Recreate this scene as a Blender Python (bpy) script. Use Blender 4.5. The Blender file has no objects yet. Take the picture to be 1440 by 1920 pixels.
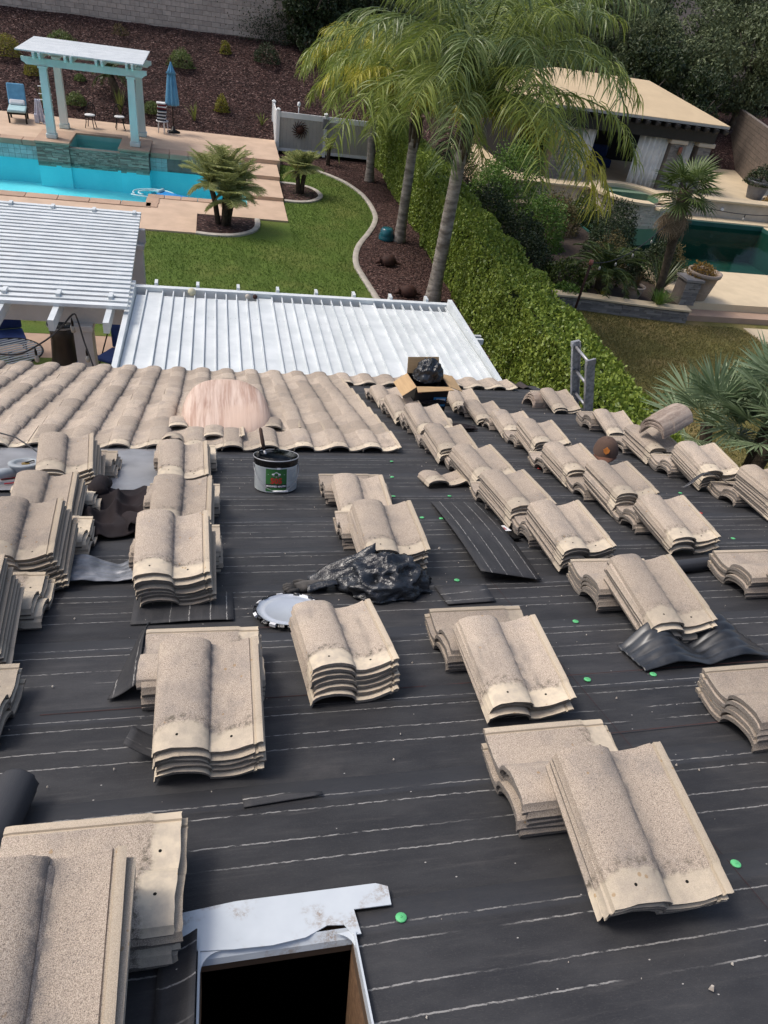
import bpy, math, random
import numpy as np
from mathutils import Matrix, Vector, noise

# ------------------------------------------------------------------ camera, sky, sun, exposure
scene = bpy.context.scene
COL = scene.collection
R = math.radians
CAM_Z = 7.3
cam_d = bpy.data.cameras.new('camera')
cam = bpy.data.objects.new('camera', cam_d)
COL.objects.link(cam)
cam_d.sensor_fit = 'VERTICAL'; cam_d.sensor_height = 36.0; cam_d.sensor_width = 27.0
cam_d.lens = 36.0 * 1331.0 / 1920.0
cam_d.clip_start = 0.05; cam_d.clip_end = 900
rx = Vector((0.97434, -0.18041, 0.13461)); ry = -Vector((-0.0086, -0.6274, -0.77865)); rz = -Vector((0.22493, 0.75751, -0.61285))
cm = Matrix((rx, ry, rz)).transposed().to_4x4(); cm.translation = (0, 0, CAM_Z)
cam.matrix_world = cm
scene.camera = cam

SUN_EL, SUN_AZ = 56.0, -68.0      # azimuth from +Y, negative = from the left
world = bpy.data.worlds.new('World'); scene.world = world; world.use_nodes = True
wn = world.node_tree.nodes; wl = world.node_tree.links; wn.clear()
sky = wn.new('ShaderNodeTexSky'); sky.sky_type = 'NISHITA'; sky.sun_disc = False
sky.sun_elevation = R(SUN_EL); sky.sun_rotation = R(SUN_AZ)
sky.air_density = 0.9; sky.dust_density = 4.0; sky.ozone_density = 0.6
bgn = wn.new('ShaderNodeBackground'); bgn.inputs['Strength'].default_value = 0.145
wo = wn.new('ShaderNodeOutputWorld'); wl.new(sky.outputs[0], bgn.inputs[0]); wl.new(bgn.outputs[0], wo.inputs[0])
sun_d = bpy.data.lights.new('sun', 'SUN'); sun_d.energy = 1.35; sun_d.angle = R(16); sun_d.color = (1.0, 0.965, 0.91)
sun = bpy.data.objects.new('sun', sun_d); COL.objects.link(sun)
sd = Vector((math.sin(R(SUN_AZ)) * math.cos(R(SUN_EL)), math.cos(R(SUN_AZ)) * math.cos(R(SUN_EL)), math.sin(R(SUN_EL))))
sun.rotation_euler = sd.to_track_quat('Z', 'Y').to_euler()
vs = scene.view_settings
vs.view_transform = 'Standard'; vs.look = 'None'; vs.gamma = 1.0; vs.use_curve_mapping = False
vs.exposure = 0.38
scene.cycles.max_bounces = 8; scene.cycles.transparent_max_bounces = 12

random.seed(7); rng = np.random.default_rng(7)

# ------------------------------------------------------------------ helpers
class MB:
    def __init__(s): s.v = []; s.f = []; s.mi = []
    def add(s, vs_, fs_, mi=0, M=None):
        o = len(s.v)
        for p in vs_:
            p = Vector(p)
            s.v.append(tuple(M @ p) if M is not None else tuple(p))
        for q in fs_: s.f.append(tuple(i + o for i in q)); s.mi.append(mi)
        return s
    def box(s, x0, x1, y0, y1, z0, z1, mi=0, M=None):
        return s.add([(x0, y0, z0), (x1, y0, z0), (x1, y1, z0), (x0, y1, z0), (x0, y0, z1), (x1, y0, z1), (x1, y1, z1), (x0, y1, z1)],
                     [(0, 3, 2, 1), (4, 5, 6, 7), (0, 1, 5, 4), (1, 2, 6, 5), (2, 3, 7, 6), (3, 0, 4, 7)], mi, M)
    def prism(s, poly, z0, z1, mi=0, M=None):
        n = len(poly)
        return s.add([(x, y, z0) for x, y in poly] + [(x, y, z1) for x, y in poly],
                     [tuple(range(n))[::-1], tuple(range(n, 2 * n))] + [(i, (i + 1) % n, n + (i + 1) % n, n + i) for i in range(n)], mi, M)
    def rings(s, rings, mi=0, cap=True, closed=True, M=None):
        n = len(rings[0]); vs_ = [p for r in rings for p in r]; fs_ = []
        for k in range(len(rings) - 1):
            for i in range(n if closed else n - 1):
                j = (i + 1) % n; fs_.append((k * n + i, k * n + j, (k + 1) * n + j, (k + 1) * n + i))
        if cap and closed: fs_.append(tuple(range(n))[::-1]); fs_.append(tuple(range((len(rings) - 1) * n, len(rings) * n)))
        return s.add(vs_, fs_, mi, M)
    def tube(s, pts, rad, n=8, mi=0, M=None, cap=True):
        pts = [Vector(p) for p in pts]
        if not hasattr(rad, '__len__'): rad = [rad] * len(pts)
        rr = []; ref = Vector((0, 0, 1))
        for i, p in enumerate(pts):
            d = (pts[min(i + 1, len(pts) - 1)] - pts[max(i - 1, 0)]).normalized()
            a = d.cross(ref if abs(d.z) < .95 else Vector((1, 0, 0))).normalized(); b = d.cross(a)
            rr.append([p + (a * math.cos(t) + b * math.sin(t)) * rad[i] for t in [2 * math.pi * k / n for k in range(n)]])
        return s.rings(rr, mi, cap, True, M)
    def lathe(s, prof, n=20, mi=0, M=None, cap=True):
        return s.rings([[(r * math.cos(2 * math.pi * k / n), r * math.sin(2 * math.pi * k / n), z) for k in range(n)] for r, z in prof], mi, cap, True, M)
    def mesh(s, name, mats, smooth=False):
        me = bpy.data.meshes.new(name); me.from_pydata(s.v, [], s.f)
        for m in (mats if isinstance(mats, (list, tuple)) else [mats]): me.materials.append(m)
        if any(s.mi): me.polygons.foreach_set('material_index', s.mi)
        if smooth: me.polygons.foreach_set('use_smooth', [True] * len(me.polygons))
        me.update(); return me
    def build(s, name, mats, parent=None, smooth=False, M=None, bevel=0.0):
        return obj(name, s.mesh(name, mats, smooth), parent, M, bevel)

def obj(name, me, parent=None, M=None, bevel=0.0):
    o = bpy.data.objects.new(name, me); COL.objects.link(o)
    if parent: o.parent = parent
    if M is not None: o.matrix_local = M
    if bevel:
        b = o.modifiers.new('bevel', 'BEVEL'); b.width = bevel; b.segments = 2; b.limit_method = 'ANGLE'
    return o
def tag(o, label, cat, group=None):
    o['label'] = label; o['category'] = cat
    if group: o['group'] = group
    return o
def thing(name, label, cat, M=None, group=None):
    o = bpy.data.objects.new(name, None); COL.objects.link(o); o.empty_display_size = .1
    if M is not None: o.matrix_world = M
    return tag(o, label, cat, group)
def struct(o): o['kind'] = 'structure'; return o
def stuff(o): o['kind'] = 'stuff'; return o
def T(x, y, z, rz_=0.0, s=1.0): return Matrix.Translation((x, y, z)) @ Matrix.Rotation(R(rz_), 4, 'Z') @ Matrix.Scale(s, 4)

# roof frame: X along the eave, s down the slope, n off the deck
ROOF_A = math.atan(1 / 3)
HD = 1.56
ROOF = Matrix.Translation((0, -HD * math.sin(ROOF_A), CAM_Z - HD * math.cos(ROOF_A))) @ Matrix.Rotation(-ROOF_A, 4, 'X')
def RM(x, s, n, yaw=0.0): return ROOF @ T(x, s, n, yaw)

# ------------------------------------------------------------------ materials
def nt(name):
    m = bpy.data.materials.new(name); m.use_nodes = True
    n = m.node_tree.nodes; n.clear(); return m, n, m.node_tree.links
def val(n, v): x = n.new('ShaderNodeValue'); x.outputs[0].default_value = v; return x.outputs[0]
def math_(n, l, op, a, b=None, c=None, clamp=False):
    x = n.new('ShaderNodeMath'); x.operation = op; x.use_clamp = clamp
    for i, q in enumerate((a, b, c)):
        if q is None: continue
        if isinstance(q, (int, float)): x.inputs[i].default_value = q
        else: l.new(q, x.inputs[i])
    return x.outputs[0]
def mixc(n, l, fac, a, b, mode='MIX'):
    x = n.new('ShaderNodeMix'); x.data_type = 'RGBA'; x.blend_type = mode
    for sock, q in ((x.inputs[0], fac), (x.inputs[6], a), (x.inputs[7], b)):
        if isinstance(q, (int, float)): sock.default_value = q
        elif isinstance(q, tuple): sock.default_value = (*q, 1)
        else: l.new(q, sock)
    return x.outputs[2]
def noi(n, l, vec, scale, detail=4, rough=.55, dist=0.0):
    x = n.new('ShaderNodeTexNoise'); x.inputs['Scale'].default_value = scale; x.inputs['Detail'].default_value = detail
    x.inputs['Roughness'].default_value = rough; x.inputs['Distortion'].default_value = dist
    if vec is not None: l.new(vec, x.inputs['Vector'])
    return x.outputs['Fac']
def ramp(n, l, fac, a, b):
    x = n.new('ShaderNodeMapRange'); x.inputs[1].default_value = a; x.inputs[2].default_value = b; x.interpolation_type = 'SMOOTHSTEP'
    l.new(fac, x.inputs[0]); return x.outputs[0]
def coords(n, l, scale=(1, 1, 1), kind='Object', jitter=False):
    tc = n.new('ShaderNodeTexCoord'); mp = n.new('ShaderNodeMapping'); mp.inputs['Scale'].default_value = scale
    l.new(tc.outputs[kind], mp.inputs['Vector'])
    if jitter:
        oi = n.new('ShaderNodeObjectInfo'); cx = n.new('ShaderNodeCombineXYZ')
        l.new(math_(n, l, 'MULTIPLY', oi.outputs['Random'], 37.0), cx.inputs[0]); l.new(math_(n, l, 'MULTIPLY', oi.outputs['Random'], 91.0), cx.inputs[1])
        l.new(cx.outputs[0], mp.inputs['Location'])
    return mp.outputs[0]
def finish(m, n, l, col, rough=.7, metal=0.0, spec=.4, bump=None, bstr=.3, bdist=.01, transl=0.0, coat=0.0):
    p = n.new('ShaderNodeBsdfPrincipled'); o = n.new('ShaderNodeOutputMaterial')
    if isinstance(col, tuple): p.inputs['Base Color'].default_value = (*col, 1)
    else: l.new(col, p.inputs['Base Color'])
    if isinstance(rough, (int, float)): p.inputs['Roughness'].default_value = rough
    else: l.new(rough, p.inputs['Roughness'])
    p.inputs['Metallic'].default_value = metal; p.inputs['Specular IOR Level'].default_value = spec; p.inputs['Coat Weight'].default_value = coat
    if bump is not None:
        b = n.new('ShaderNodeBump'); b.inputs['Strength'].default_value = bstr; b.inputs['Distance'].default_value = bdist
        l.new(bump, b.inputs['Height']); l.new(b.outputs[0], p.inputs['Normal'])
    if transl:
        t = n.new('ShaderNodeBsdfTranslucent'); ms = n.new('ShaderNodeMixShader'); ms.inputs[0].default_value = transl
        if isinstance(col, tuple): t.inputs[0].default_value = (*col, 1)
        else: l.new(col, t.inputs[0])
        l.new(p.outputs[0], ms.inputs[1]); l.new(t.outputs[0], ms.inputs[2]); l.new(ms.outputs[0], o.inputs[0])
    else: l.new(p.outputs[0], o.inputs[0])
    return m
def simple(name, c1, c2=None, scale=8.0, rough=.7, metal=0.0, spec=.4, bstr=0.0, bscale=60.0, sc=(1, 1, 1), jitter=True, rand=0.12, bdist=.004, coat=0.0):
    m, n, l = nt(name); c = coords(n, l, sc, jitter=jitter); c2 = c2 or tuple(x * .72 for x in c1)
    col = mixc(n, l, ramp(n, l, noi(n, l, c, scale, 6, .6), .3, .7), c2, c1)
    oi = n.new('ShaderNodeObjectInfo')
    f = math_(n, l, 'MULTIPLY_ADD', oi.outputs['Random'], 2 * rand, 1 - rand)
    hs = n.new('ShaderNodeHueSaturation'); l.new(f, hs.inputs['Value']); l.new(col, hs.inputs['Color'])
    bump = noi(n, l, c, bscale, 4) if bstr else None
    return finish(m, n, l, hs.outputs[0], rough, metal, spec, bump, bstr, bdist, coat=coat)
def leafmat(name, c1, c2, transl=.3, rough=.5, scale=1.5, spec=.35):
    m, n, l = nt(name); c = coords(n, l); g = n.new('ShaderNodeNewGeometry')
    a = math_(n, l, 'ADD', math_(n, l, 'MULTIPLY', g.outputs['Random Per Island'], .65), math_(n, l, 'MULTIPLY', noi(n, l, c, scale, 3), .35))
    col = mixc(n, l, a, c1, c2)
    return finish(m, n, l, col, rough, 0, spec, transl=transl)

def tile_material():
    m, n, l = nt('concrete_tile')
    c = coords(n, l); cj = coords(n, l, jitter=True); oi = n.new('ShaderNodeObjectInfo')
    sx = n.new('ShaderNodeSeparateXYZ'); l.new(c, sx.inputs[0]); x, y = sx.outputs[0], sx.outputs[1]
    big = noi(n, l, cj, 7, 5, .6); med = noi(n, l, cj, 26, 5, .6); fine = noi(n, l, cj, 520, 2, .5); fine2 = noi(n, l, cj, 300, 2, .5)
    body = mixc(n, l, ramp(n, l, fine, .38, .62), (.28, .228, .178), (.56, .468, .375))
    body = mixc(n, l, math_(n, l, 'MULTIPLY', ramp(n, l, fine2, .58, .68), .7), body, (.12, .095, .08))
    body = mixc(n, l, math_(n, l, 'MULTIPLY', ramp(n, l, big, .46, .72), .4), body, (.2, .185, .175))
    body = mixc(n, l, math_(n, l, 'MULTIPLY', ramp(n, l, noi(n, l, cj, 13, 6, .65), .55, .75), .55), body, (.50, .42, .33))
    stn = n.new('ShaderNodeTexNoise'); stn.inputs['Scale'].default_value = 5; stn.inputs['Detail'].default_value = 5; l.new(coords(n, l, (3.2, .7, 1), jitter=True), stn.inputs['Vector'])
    body = mixc(n, l, math_(n, l, 'MULTIPLY', math_(n, l, 'MULTIPLY', ramp(n, l, stn.outputs['Fac'], .56, .74), .55), ramp(n, l, oi.outputs['Random'], .25, .9)), body, (.17, .15, .13))
    # grey weathering along the foot of the barrel
    dv = math_(n, l, 'ABSOLUTE', math_(n, l, 'SUBTRACT', x, .172))
    vline = math_(n, l, 'MULTIPLY', ramp(n, l, math_(n, l, 'SUBTRACT', .04, dv), 0, .04), ramp(n, l, med, .42, .64))
    body = mixc(n, l, math_(n, l, 'MULTIPLY', vline, .75), body, (.13, .125, .125))
    # smooth cream head lap with mossy upper edge
    edge = math_(n, l, 'ADD', y, math_(n, l, 'MULTIPLY', math_(n, l, 'SUBTRACT', med, .5), .035))
    arch = math_(n, l, 'MAXIMUM', math_(n, l, 'SUBTRACT', 1.0, math_(n, l, 'POWER', math_(n, l, 'DIVIDE', math_(n, l, 'SUBTRACT', x, .088), .084), 2)), 0.0)
    edge = math_(n, l, 'SUBTRACT', edge, math_(n, l, 'MULTIPLY', arch, .016))
    head = math_(n, l, 'MULTIPLY', math_(n, l, 'SUBTRACT', 1.0, ramp(n, l, edge, .062, .076)), math_(n, l, 'MULTIPLY_ADD', oi.outputs['Random'], .45, .55))
    cream = mixc(n, l, ramp(n, l, med, .35, .7), (.58, .495, .37), (.45, .385, .30))
    col = mixc(n, l, head, body, cream)
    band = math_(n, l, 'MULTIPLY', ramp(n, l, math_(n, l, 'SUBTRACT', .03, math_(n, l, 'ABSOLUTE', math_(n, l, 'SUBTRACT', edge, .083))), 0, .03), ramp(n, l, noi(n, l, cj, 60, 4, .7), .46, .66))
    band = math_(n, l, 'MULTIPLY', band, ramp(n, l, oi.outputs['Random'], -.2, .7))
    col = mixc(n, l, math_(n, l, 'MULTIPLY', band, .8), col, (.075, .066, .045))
    # lip on the right: cleaner, yellower
    col = mixc(n, l, math_(n, l, 'MULTIPLY', ramp(n, l, x, .300, .306), .6), col, (.5, .42, .31))
    # lichen spots
    vo = n.new('ShaderNodeTexVoronoi'); vo.inputs['Scale'].default_value = 30; l.new(cj, vo.inputs['Vector'])
    li = math_(n, l, 'MULTIPLY', math_(n, l, 'LESS_THAN', vo.outputs['Distance'], .16), ramp(n, l, big, .56, .6))
    col = mixc(n, l, math_(n, l, 'MULTIPLY', li, .6), col, (.33, .2, .08))
    # nail holes
    for hx, hy in ((.075, .045), (.235, .048)):
        d = math_(n, l, 'SQRT', math_(n, l, 'ADD', math_(n, l, 'POWER', math_(n, l, 'SUBTRACT', x, hx), 2), math_(n, l, 'POWER', math_(n, l, 'SUBTRACT', y, hy), 2)))
        col = mixc(n, l, math_(n, l, 'LESS_THAN', d, .0042), col, (.012, .01, .008))
    # raw edges darker
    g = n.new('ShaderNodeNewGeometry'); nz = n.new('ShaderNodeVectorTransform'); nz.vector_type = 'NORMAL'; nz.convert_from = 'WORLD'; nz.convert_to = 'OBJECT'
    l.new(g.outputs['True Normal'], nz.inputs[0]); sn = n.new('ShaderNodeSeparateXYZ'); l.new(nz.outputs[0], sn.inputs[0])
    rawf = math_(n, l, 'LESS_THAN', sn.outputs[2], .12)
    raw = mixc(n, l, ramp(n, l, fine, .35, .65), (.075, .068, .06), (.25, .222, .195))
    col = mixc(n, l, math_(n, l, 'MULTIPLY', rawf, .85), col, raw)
    hs = n.new('ShaderNodeHueSaturation'); l.new(col, hs.inputs['Color'])
    l.new(math_(n, l, 'MULTIPLY_ADD', oi.outputs['Random'], .34, .82), hs.inputs['Value'])
    bmp = math_(n, l, 'ADD', math_(n, l, 'MULTIPLY', fine, math_(n, l, 'SUBTRACT', 1.0, math_(n, l, 'MULTIPLY', head, .8))), math_(n, l, 'MULTIPLY', med, .8))
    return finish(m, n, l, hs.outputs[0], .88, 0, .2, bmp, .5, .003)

def felt_material(scrap=False):
    m, n, l = nt('felt_scrap' if scrap else 'roofing_felt')
    c = coords(n, l); sx = n.new('ShaderNodeSeparateXYZ'); l.new(c, sx.inputs[0]); x, y = sx.outputs[0], sx.outputs[1]
    cs = coords(n, l, (1, 3, 1), jitter=True)
    col = mixc(n, l, ramp(n, l, noi(n, l, cs, 3.5, 7, .65), .3, .75), (.024, .0245, .0275), (.046, .046, .048))
    col = mixc(n, l, math_(n, l, 'MULTIPLY', ramp(n, l, noi(n, l, cs, 160, 2), .55, .7), .35), col, (.075, .072, .07))
    oi = n.new('ShaderNodeObjectInfo'); hv = n.new('ShaderNodeHueSaturation'); l.new(col, hv.inputs['Color']); l.new(math_(n, l, 'MULTIPLY_ADD', oi.outputs['Random'], .36, .82), hv.inputs['Value']); col = hv.outputs[0]
    if not scrap: col = mixc(n, l, math_(n, l, 'MULTIPLY', ramp(n, l, y, -.09, -.075), .55), col, (.047, .05, .058))
    blot = noi(n, l, coords(n, l, (1, 1, 1), jitter=True), 1.6, 6, .7)
    col = mixc(n, l, math_(n, l, 'MULTIPLY', ramp(n, l, blot, .55, .75), .35), col, (.085, .078, .072))
    # dusty scuffs along the sheet
    dc = coords(n, l, (.7, 9, 1), jitter=True)
    col = mixc(n, l, math_(n, l, 'MULTIPLY', ramp(n, l, noi(n, l, dc, 4, 6, .7), .52, .8), .4), col, (.10, .094, .09))
    wob = math_(n, l, 'MULTIPLY', math_(n, l, 'SUBTRACT', noi(n, l, coords(n, l, (14, 0, 0), jitter=True), 3, 3, .6), .5), .010)
    yy = math_(n, l, 'ADD', y, wob)
    lc = coords(n, l, (24, 70, 1), jitter=True)
    brk = math_(n, l, 'MULTIPLY', ramp(n, l, noi(n, l, lc, 1.3, 5, .7), .38, .55), ramp(n, l, noi(n, l, coords(n, l, (2.2, 9, 1), jitter=True), 1.2, 2), .32, .5))
    lines = (-.065, -.113, -.22, -.294) if not scrap else (.03, .10, .19, .27)
    tot = None
    for ly in lines:
        d = math_(n, l, 'ABSOLUTE', math_(n, l, 'SUBTRACT', yy, ly))
        f = math_(n, l, 'LESS_THAN', d, .0021); tot = f if tot is None else math_(n, l, 'MAXIMUM', tot, f)
    col = mixc(n, l, math_(n, l, 'MULTIPLY', math_(n, l, 'MULTIPLY', tot, brk), .85 if scrap else .7), col, (.36, .35, .33))
    vo = n.new('ShaderNodeTexVoronoi'); vo.inputs['Scale'].default_value = 13; l.new(coords(n, l, (1, 1.6, 1), jitter=True), vo.inputs['Vector'])
    col = mixc(n, l, math_(n, l, 'LESS_THAN', vo.outputs['Distance'], .035), col, (.42, .4, .37))
    rgh = math_(n, l, 'MULTIPLY_ADD', noi(n, l, cs, 5, 5), .3, .5)
    return finish(m, n, l, col, rgh, 0, .35, noi(n, l, cs, 90, 5, .7), .35, .003)

def mulch_material():
    m, n, l = nt('bark_mulch'); c = coords(n, l)
    vo = n.new('ShaderNodeTexVoronoi'); vo.inputs['Scale'].default_value = 15; l.new(coords(n, l, (1, 1.7, 1)), vo.inputs['Vector'])
    sc = n.new('ShaderNodeSeparateColor'); l.new(vo.outputs['Color'], sc.inputs[0])
    col = mixc(n, l, ramp(n, l, sc.outputs[0], .1, .9), (.016, .0085, .008), (.082, .042, .036))
    col = mixc(n, l, math_(n, l, 'MULTIPLY', ramp(n, l, sc.outputs[1], .86, .97), .85), col, (.27, .18, .155))
    col = mixc(n, l, math_(n, l, 'MULTIPLY', ramp(n, l, noi(n, l, c, .7, 4), .45, .7), .45), col, (.02, .012, .011))
    return finish(m, n, l, col, .85, 0, .2, vo.outputs['Distance'], .9, .05)
def lawn_material(name, a, b, dry, amt):
    m, n, l = nt(name); c = coords(n, l)
    col = mixc(n, l, ramp(n, l, noi(n, l, c, 28, 5, .7), .3, .7), a, b)
    col = mixc(n, l, math_(n, l, 'MULTIPLY', ramp(n, l, noi(n, l, c, .55, 5, .6), .42, .68), amt), col, dry)
    col = mixc(n, l, math_(n, l, 'MULTIPLY', ramp(n, l, noi(n, l, coords(n, l, (1, .25, 1)), 1.1, 3, .5), .5, .7), .3), col, tuple(q * .5 for q in a))
    return finish(m, n, l, col, .85, 0, .15, noi(n, l, c, 60, 4, .7), .6, .05)
def stone_material(name, a, b, scale=1.0):
    m, n, l = nt(name); c = coords(n, l, jitter=True); oi = n.new('ShaderNodeObjectInfo'); g = n.new('ShaderNodeNewGeometry')
    col = mixc(n, l, math_(n, l, 'ADD', math_(n, l, 'MULTIPLY', g.outputs['Random Per Island'], .7), math_(n, l, 'MULTIPLY', noi(n, l, c, 9 * scale, 5), .3)), a, b)
    return finish(m, n, l, col, .8, 0, .3, noi(n, l, c, 25 * scale, 5), .5, .02)
def water_material(name, tint, gl=.03):
    m, n, l = nt(name); c = coords(n, l)
    tr = n.new('ShaderNodeBsdfTransparent'); tr.inputs[0].default_value = (*tint, 1)
    gs = n.new('ShaderNodeBsdfGlossy'); gs.inputs['Roughness'].default_value = gl
    b = n.new('ShaderNodeBump'); b.inputs['Strength'].default_value = .25; b.inputs['Distance'].default_value = .03
    l.new(noi(n, l, c, 2.2, 4, .5), b.inputs['Height']); l.new(b.outputs[0], gs.inputs['Normal'])
    fr = n.new('ShaderNodeFresnel'); fr.inputs[0].default_value = 1.2; l.new(b.outputs[0], fr.inputs[1])
    ms = n.new('ShaderNodeMixShader'); o = n.new('ShaderNodeOutputMaterial')
    l.new(math_(n, l, 'MULTIPLY', fr.outputs[0], .28), ms.inputs[0]); l.new(tr.outputs[0], ms.inputs[1]); l.new(gs.outputs[0], ms.inputs[2]); l.new(ms.outputs[0], o.inputs[0])
    return m
def streak_material():
    m, n, l = nt('weathered_vent_paint')
    c = coords(n, l, (11, .55, .55)); col = mixc(n, l, ramp(n, l, noi(n, l, c, 2.6, 6, .65, .6), .32, .68), (.40, .255, .19), (.64, .50, .41))
    c3 = coords(n, l, (26, .6, .6)); col = mixc(n, l, math_(n, l, 'MULTIPLY', ramp(n, l, noi(n, l, c3, 2, 4, .6, .4), .6, .72), .55), col, (.26, .155, .115))
    col = mixc(n, l, ramp(n, l, noi(n, l, coords(n, l, (.8, .6, .6)), 2.2, 3), .45, .7), col, (.60, .44, .34))
    return finish(m, n, l, col, .6, 0, .3, noi(n, l, c, 4, 5), .3, .01)

MT = {}
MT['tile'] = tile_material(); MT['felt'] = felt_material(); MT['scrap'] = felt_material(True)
MT['mulch'] = mulch_material(); MT['vent'] = streak_material()
MT['lawn'] = lawn_material('lawn_green', (.07, .115, .02), (.115, .175, .034), (.17, .17, .05), .5)
MT['lawn2'] = lawn_material('lawn_dry', (.11, .115, .034), (.20, .175, .06), (.30, .22, .10), .7)
MT['grass'] = leafmat('grass_blades', (.075, .13, .02), (.16, .235, .05), .3, .6)
MT['grass2'] = leafmat('grass_blades_dry', (.12, .125, .035), (.32, .26, .10), .3, .6)
MT['ply'] = simple('plywood', (.22, .13, .07), (.12, .065, .035), 5, .75, sc=(1, 12, 12), bstr=.2)
MT['deckwood'] = simple('deck_plywood', (.10, .065, .04), None, 4)
MT['whitemetal'] = simple('white_painted_aluminium', (.66, .69, .685), (.53, .565, .565), 2.5, .42, spec=.5, rand=.04)
MT['vinyl'] = simple('white_vinyl', (.80, .81, .80), (.72, .74, .74), 1.5, .45, rand=.03)
MT['pergola'] = simple('aged_white_pergola_paint', (.70, .76, .72), (.52, .63, .60), 2.0, .55, sc=(1, 1, .3), bstr=.2, rand=.06)
MT['panel'] = simple('beige_grey_vinyl', (.42, .40, .36), (.36, .345, .315), 2, .55, rand=.05)
MT['stucco'] = simple('stucco', (.5, .44, .36), (.42, .37, .3), 3, .9, bstr=.4, bscale=120)
MT['beamgrey'] = simple('grey_painted_beam', (.48, .49, .50), (.40, .41, .425), 2, .5, rand=.05)
MT['deck'] = simple('peach_concrete', (.56, .41, .295), (.46, .335, .24), 1.4, .8, bstr=.2, rand=.05)
MT['coping'] = simple('brown_coping', (.44, .30, .21), (.36, .245, .175), 2, .75, bstr=.2, rand=.08)
MT['deck2'] = simple('cream_concrete', (.62, .50, .33), (.53, .425, .28), 1.2, .8, bstr=.2, rand=.05)
MT['curb'] = simple('curb_concrete', (.47, .43, .37), (.34, .31, .27), 4, .85, bstr=.4, bscale=40)
MT['block'] = simple('slump_block', (.50, .41, .34), (.40, .325, .27), 5, .9, bstr=.4, bscale=30, rand=.12)
MT['mortar'] = simple('mortar', (.21, .175, .15), None, 4, .9)
MT['plaster'] = simple('pool_plaster', (.22, .84, .90), (.16, .76, .84), .8, .7)
MT['plaster2'] = simple('dark_pool_plaster', (.02, .09, .075), (.014, .065, .055), .8, .7)
MT['spaplaster'] = simple('spa_plaster', (.27, .52, .47), (.2, .42, .38), 1, .7)
MT['water'] = water_material('pool_water', (.80, .96, .98)); MT['water2'] = water_material('green_pool_water', (.46, .70, .62))
MT['pooltile'] = simple('pale_pool_tile', (.42, .50, .49), (.3, .38, .37), 6, .3, rand=.14)
MT['stone'] = stone_material('stacked_slate', (.14, .11, .085), (.48, .43, .35)); MT['stonelight'] = stone_material('stacked_pale_stone', (.50, .42, .33), (.66, .57, .46)); MT['stonegrey'] = stone_material('stacked_grey_stone', (.12, .11, .105), (.34, .31, .28))
MT['tan'] = simple('tan_standing_roof', (.60, .46, .28), (.54, .41, .25), 1.2, .7, rand=.02)
MT['black'] = simple('black_painted_wood', (.014, .014, .015), None, 6, .5)
MT['blackmetal'] = simple('black_metal', (.015, .015, .015), None, 10, .4, .6)
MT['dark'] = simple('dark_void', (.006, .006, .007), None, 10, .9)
MT['curtain'] = simple('grey_curtain', (.80, .78, .74), (.66, .64, .60), 3, .9)
MT['blue'] = simple('light_blue_canvas', (.16, .40, .60), (.12, .32, .50), 5, .8)
MT['navy'] = simple('navy_canvas', (.010, .035, .15), (.007, .022, .10), 5, .8)
MT['cushion'] = simple('pale_aqua_cushion', (.42, .60, .62), (.33, .50, .54), 4, .85)
MT['white'] = simple('white_cloth', (.72, .72, .72), (.62, .63, .65), 5, .85)
MT['lav'] = simple('pale_lavender_towel', (.50, .50, .60), (.66, .66, .72), 9, .9)
MT['redcloth'] = simple('dark_red_towel', (.20, .02, .025), None, 5, .9); MT['navycloth'] = simple('dark_navy_towel', (.02, .022, .04), None, 5, .9)
MT['rust'] = simple('rusty_iron', (.055, .02, .012), (.03, .012, .009), 12, .8, bstr=.4)
MT['teal'] = simple('teal_glaze', (.012, .12, .15), (.008, .075, .10), 5, .25, spec=.6)
MT['trunk'] = simple('palm_bark', (.36, .32, .275), (.13, .11, .09), 6, .9, sc=(.5, .5, 1.6), bstr=.6, bscale=18, bdist=.03)
MT['trunkdark'] = simple('fibrous_trunk', (.10, .075, .05), (.04, .03, .02), 9, .95, bstr=.8, bscale=25, bdist=.03)
MT['bark'] = simple('grey_bark', (.12, .10, .08), (.06, .05, .04), 6, .9, bstr=.6)
MT['terra'] = simple('pale_terracotta', (.42, .33, .26), (.33, .26, .2), 5, .8, bstr=.2); MT['urn'] = simple('grey_urn', (.22, .22, .23), None, 5, .8)
MT['soil'] = simple('planter_soil', (.05, .035, .025), (.03, .02, .015), 6, .95, bstr=.6, bscale=20)
MT['brownplastic'] = simple('brown_plastic', (.042, .032, .025), (.03, .024, .019), 4, .35)
MT['steel'] = simple('galvanised_steel', (.42, .42, .43), (.27, .27, .28), 3, .42, .5, rand=.05)
MT['lidmetal'] = simple('brushed_lid', (.52, .55, .58), (.42, .45, .49), 3, .38, .35)
MT['alum'] = simple('worn_aluminium_ladder', (.46, .47, .49), (.24, .25, .26), 22, .5, .55, bstr=.2)
MT['lead'] = simple('crinkled_lead', (.27, .28, .30), (.10, .108, .12), 9, .36, .3, bstr=.3, bscale=40)
MT['blackflash'] = simple('black_glossy_flashing', (.016, .018, .021), (.05, .054, .06), 9, .33, 0, .5)
m, n, l = nt('stained_white_flashing'); c = coords(n, l); st_ = math_(n, l, 'MULTIPLY', ramp(n, l, noi(n, l, c, 7, 4, .6), .52, .66), ramp(n, l, noi(n, l, c, 120, 4, .8), .40, .6))
MT['flash'] = finish(m, n, l, mixc(n, l, math_(n, l, 'MULTIPLY', st_, .85), mixc(n, l, noi(n, l, c, 14, 3), (.60, .64, .66), (.47, .51, .54)), (.24, .15, .075)), .38, .05, .5, noi(n, l, c, 10, 3), .1, .01)
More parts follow.
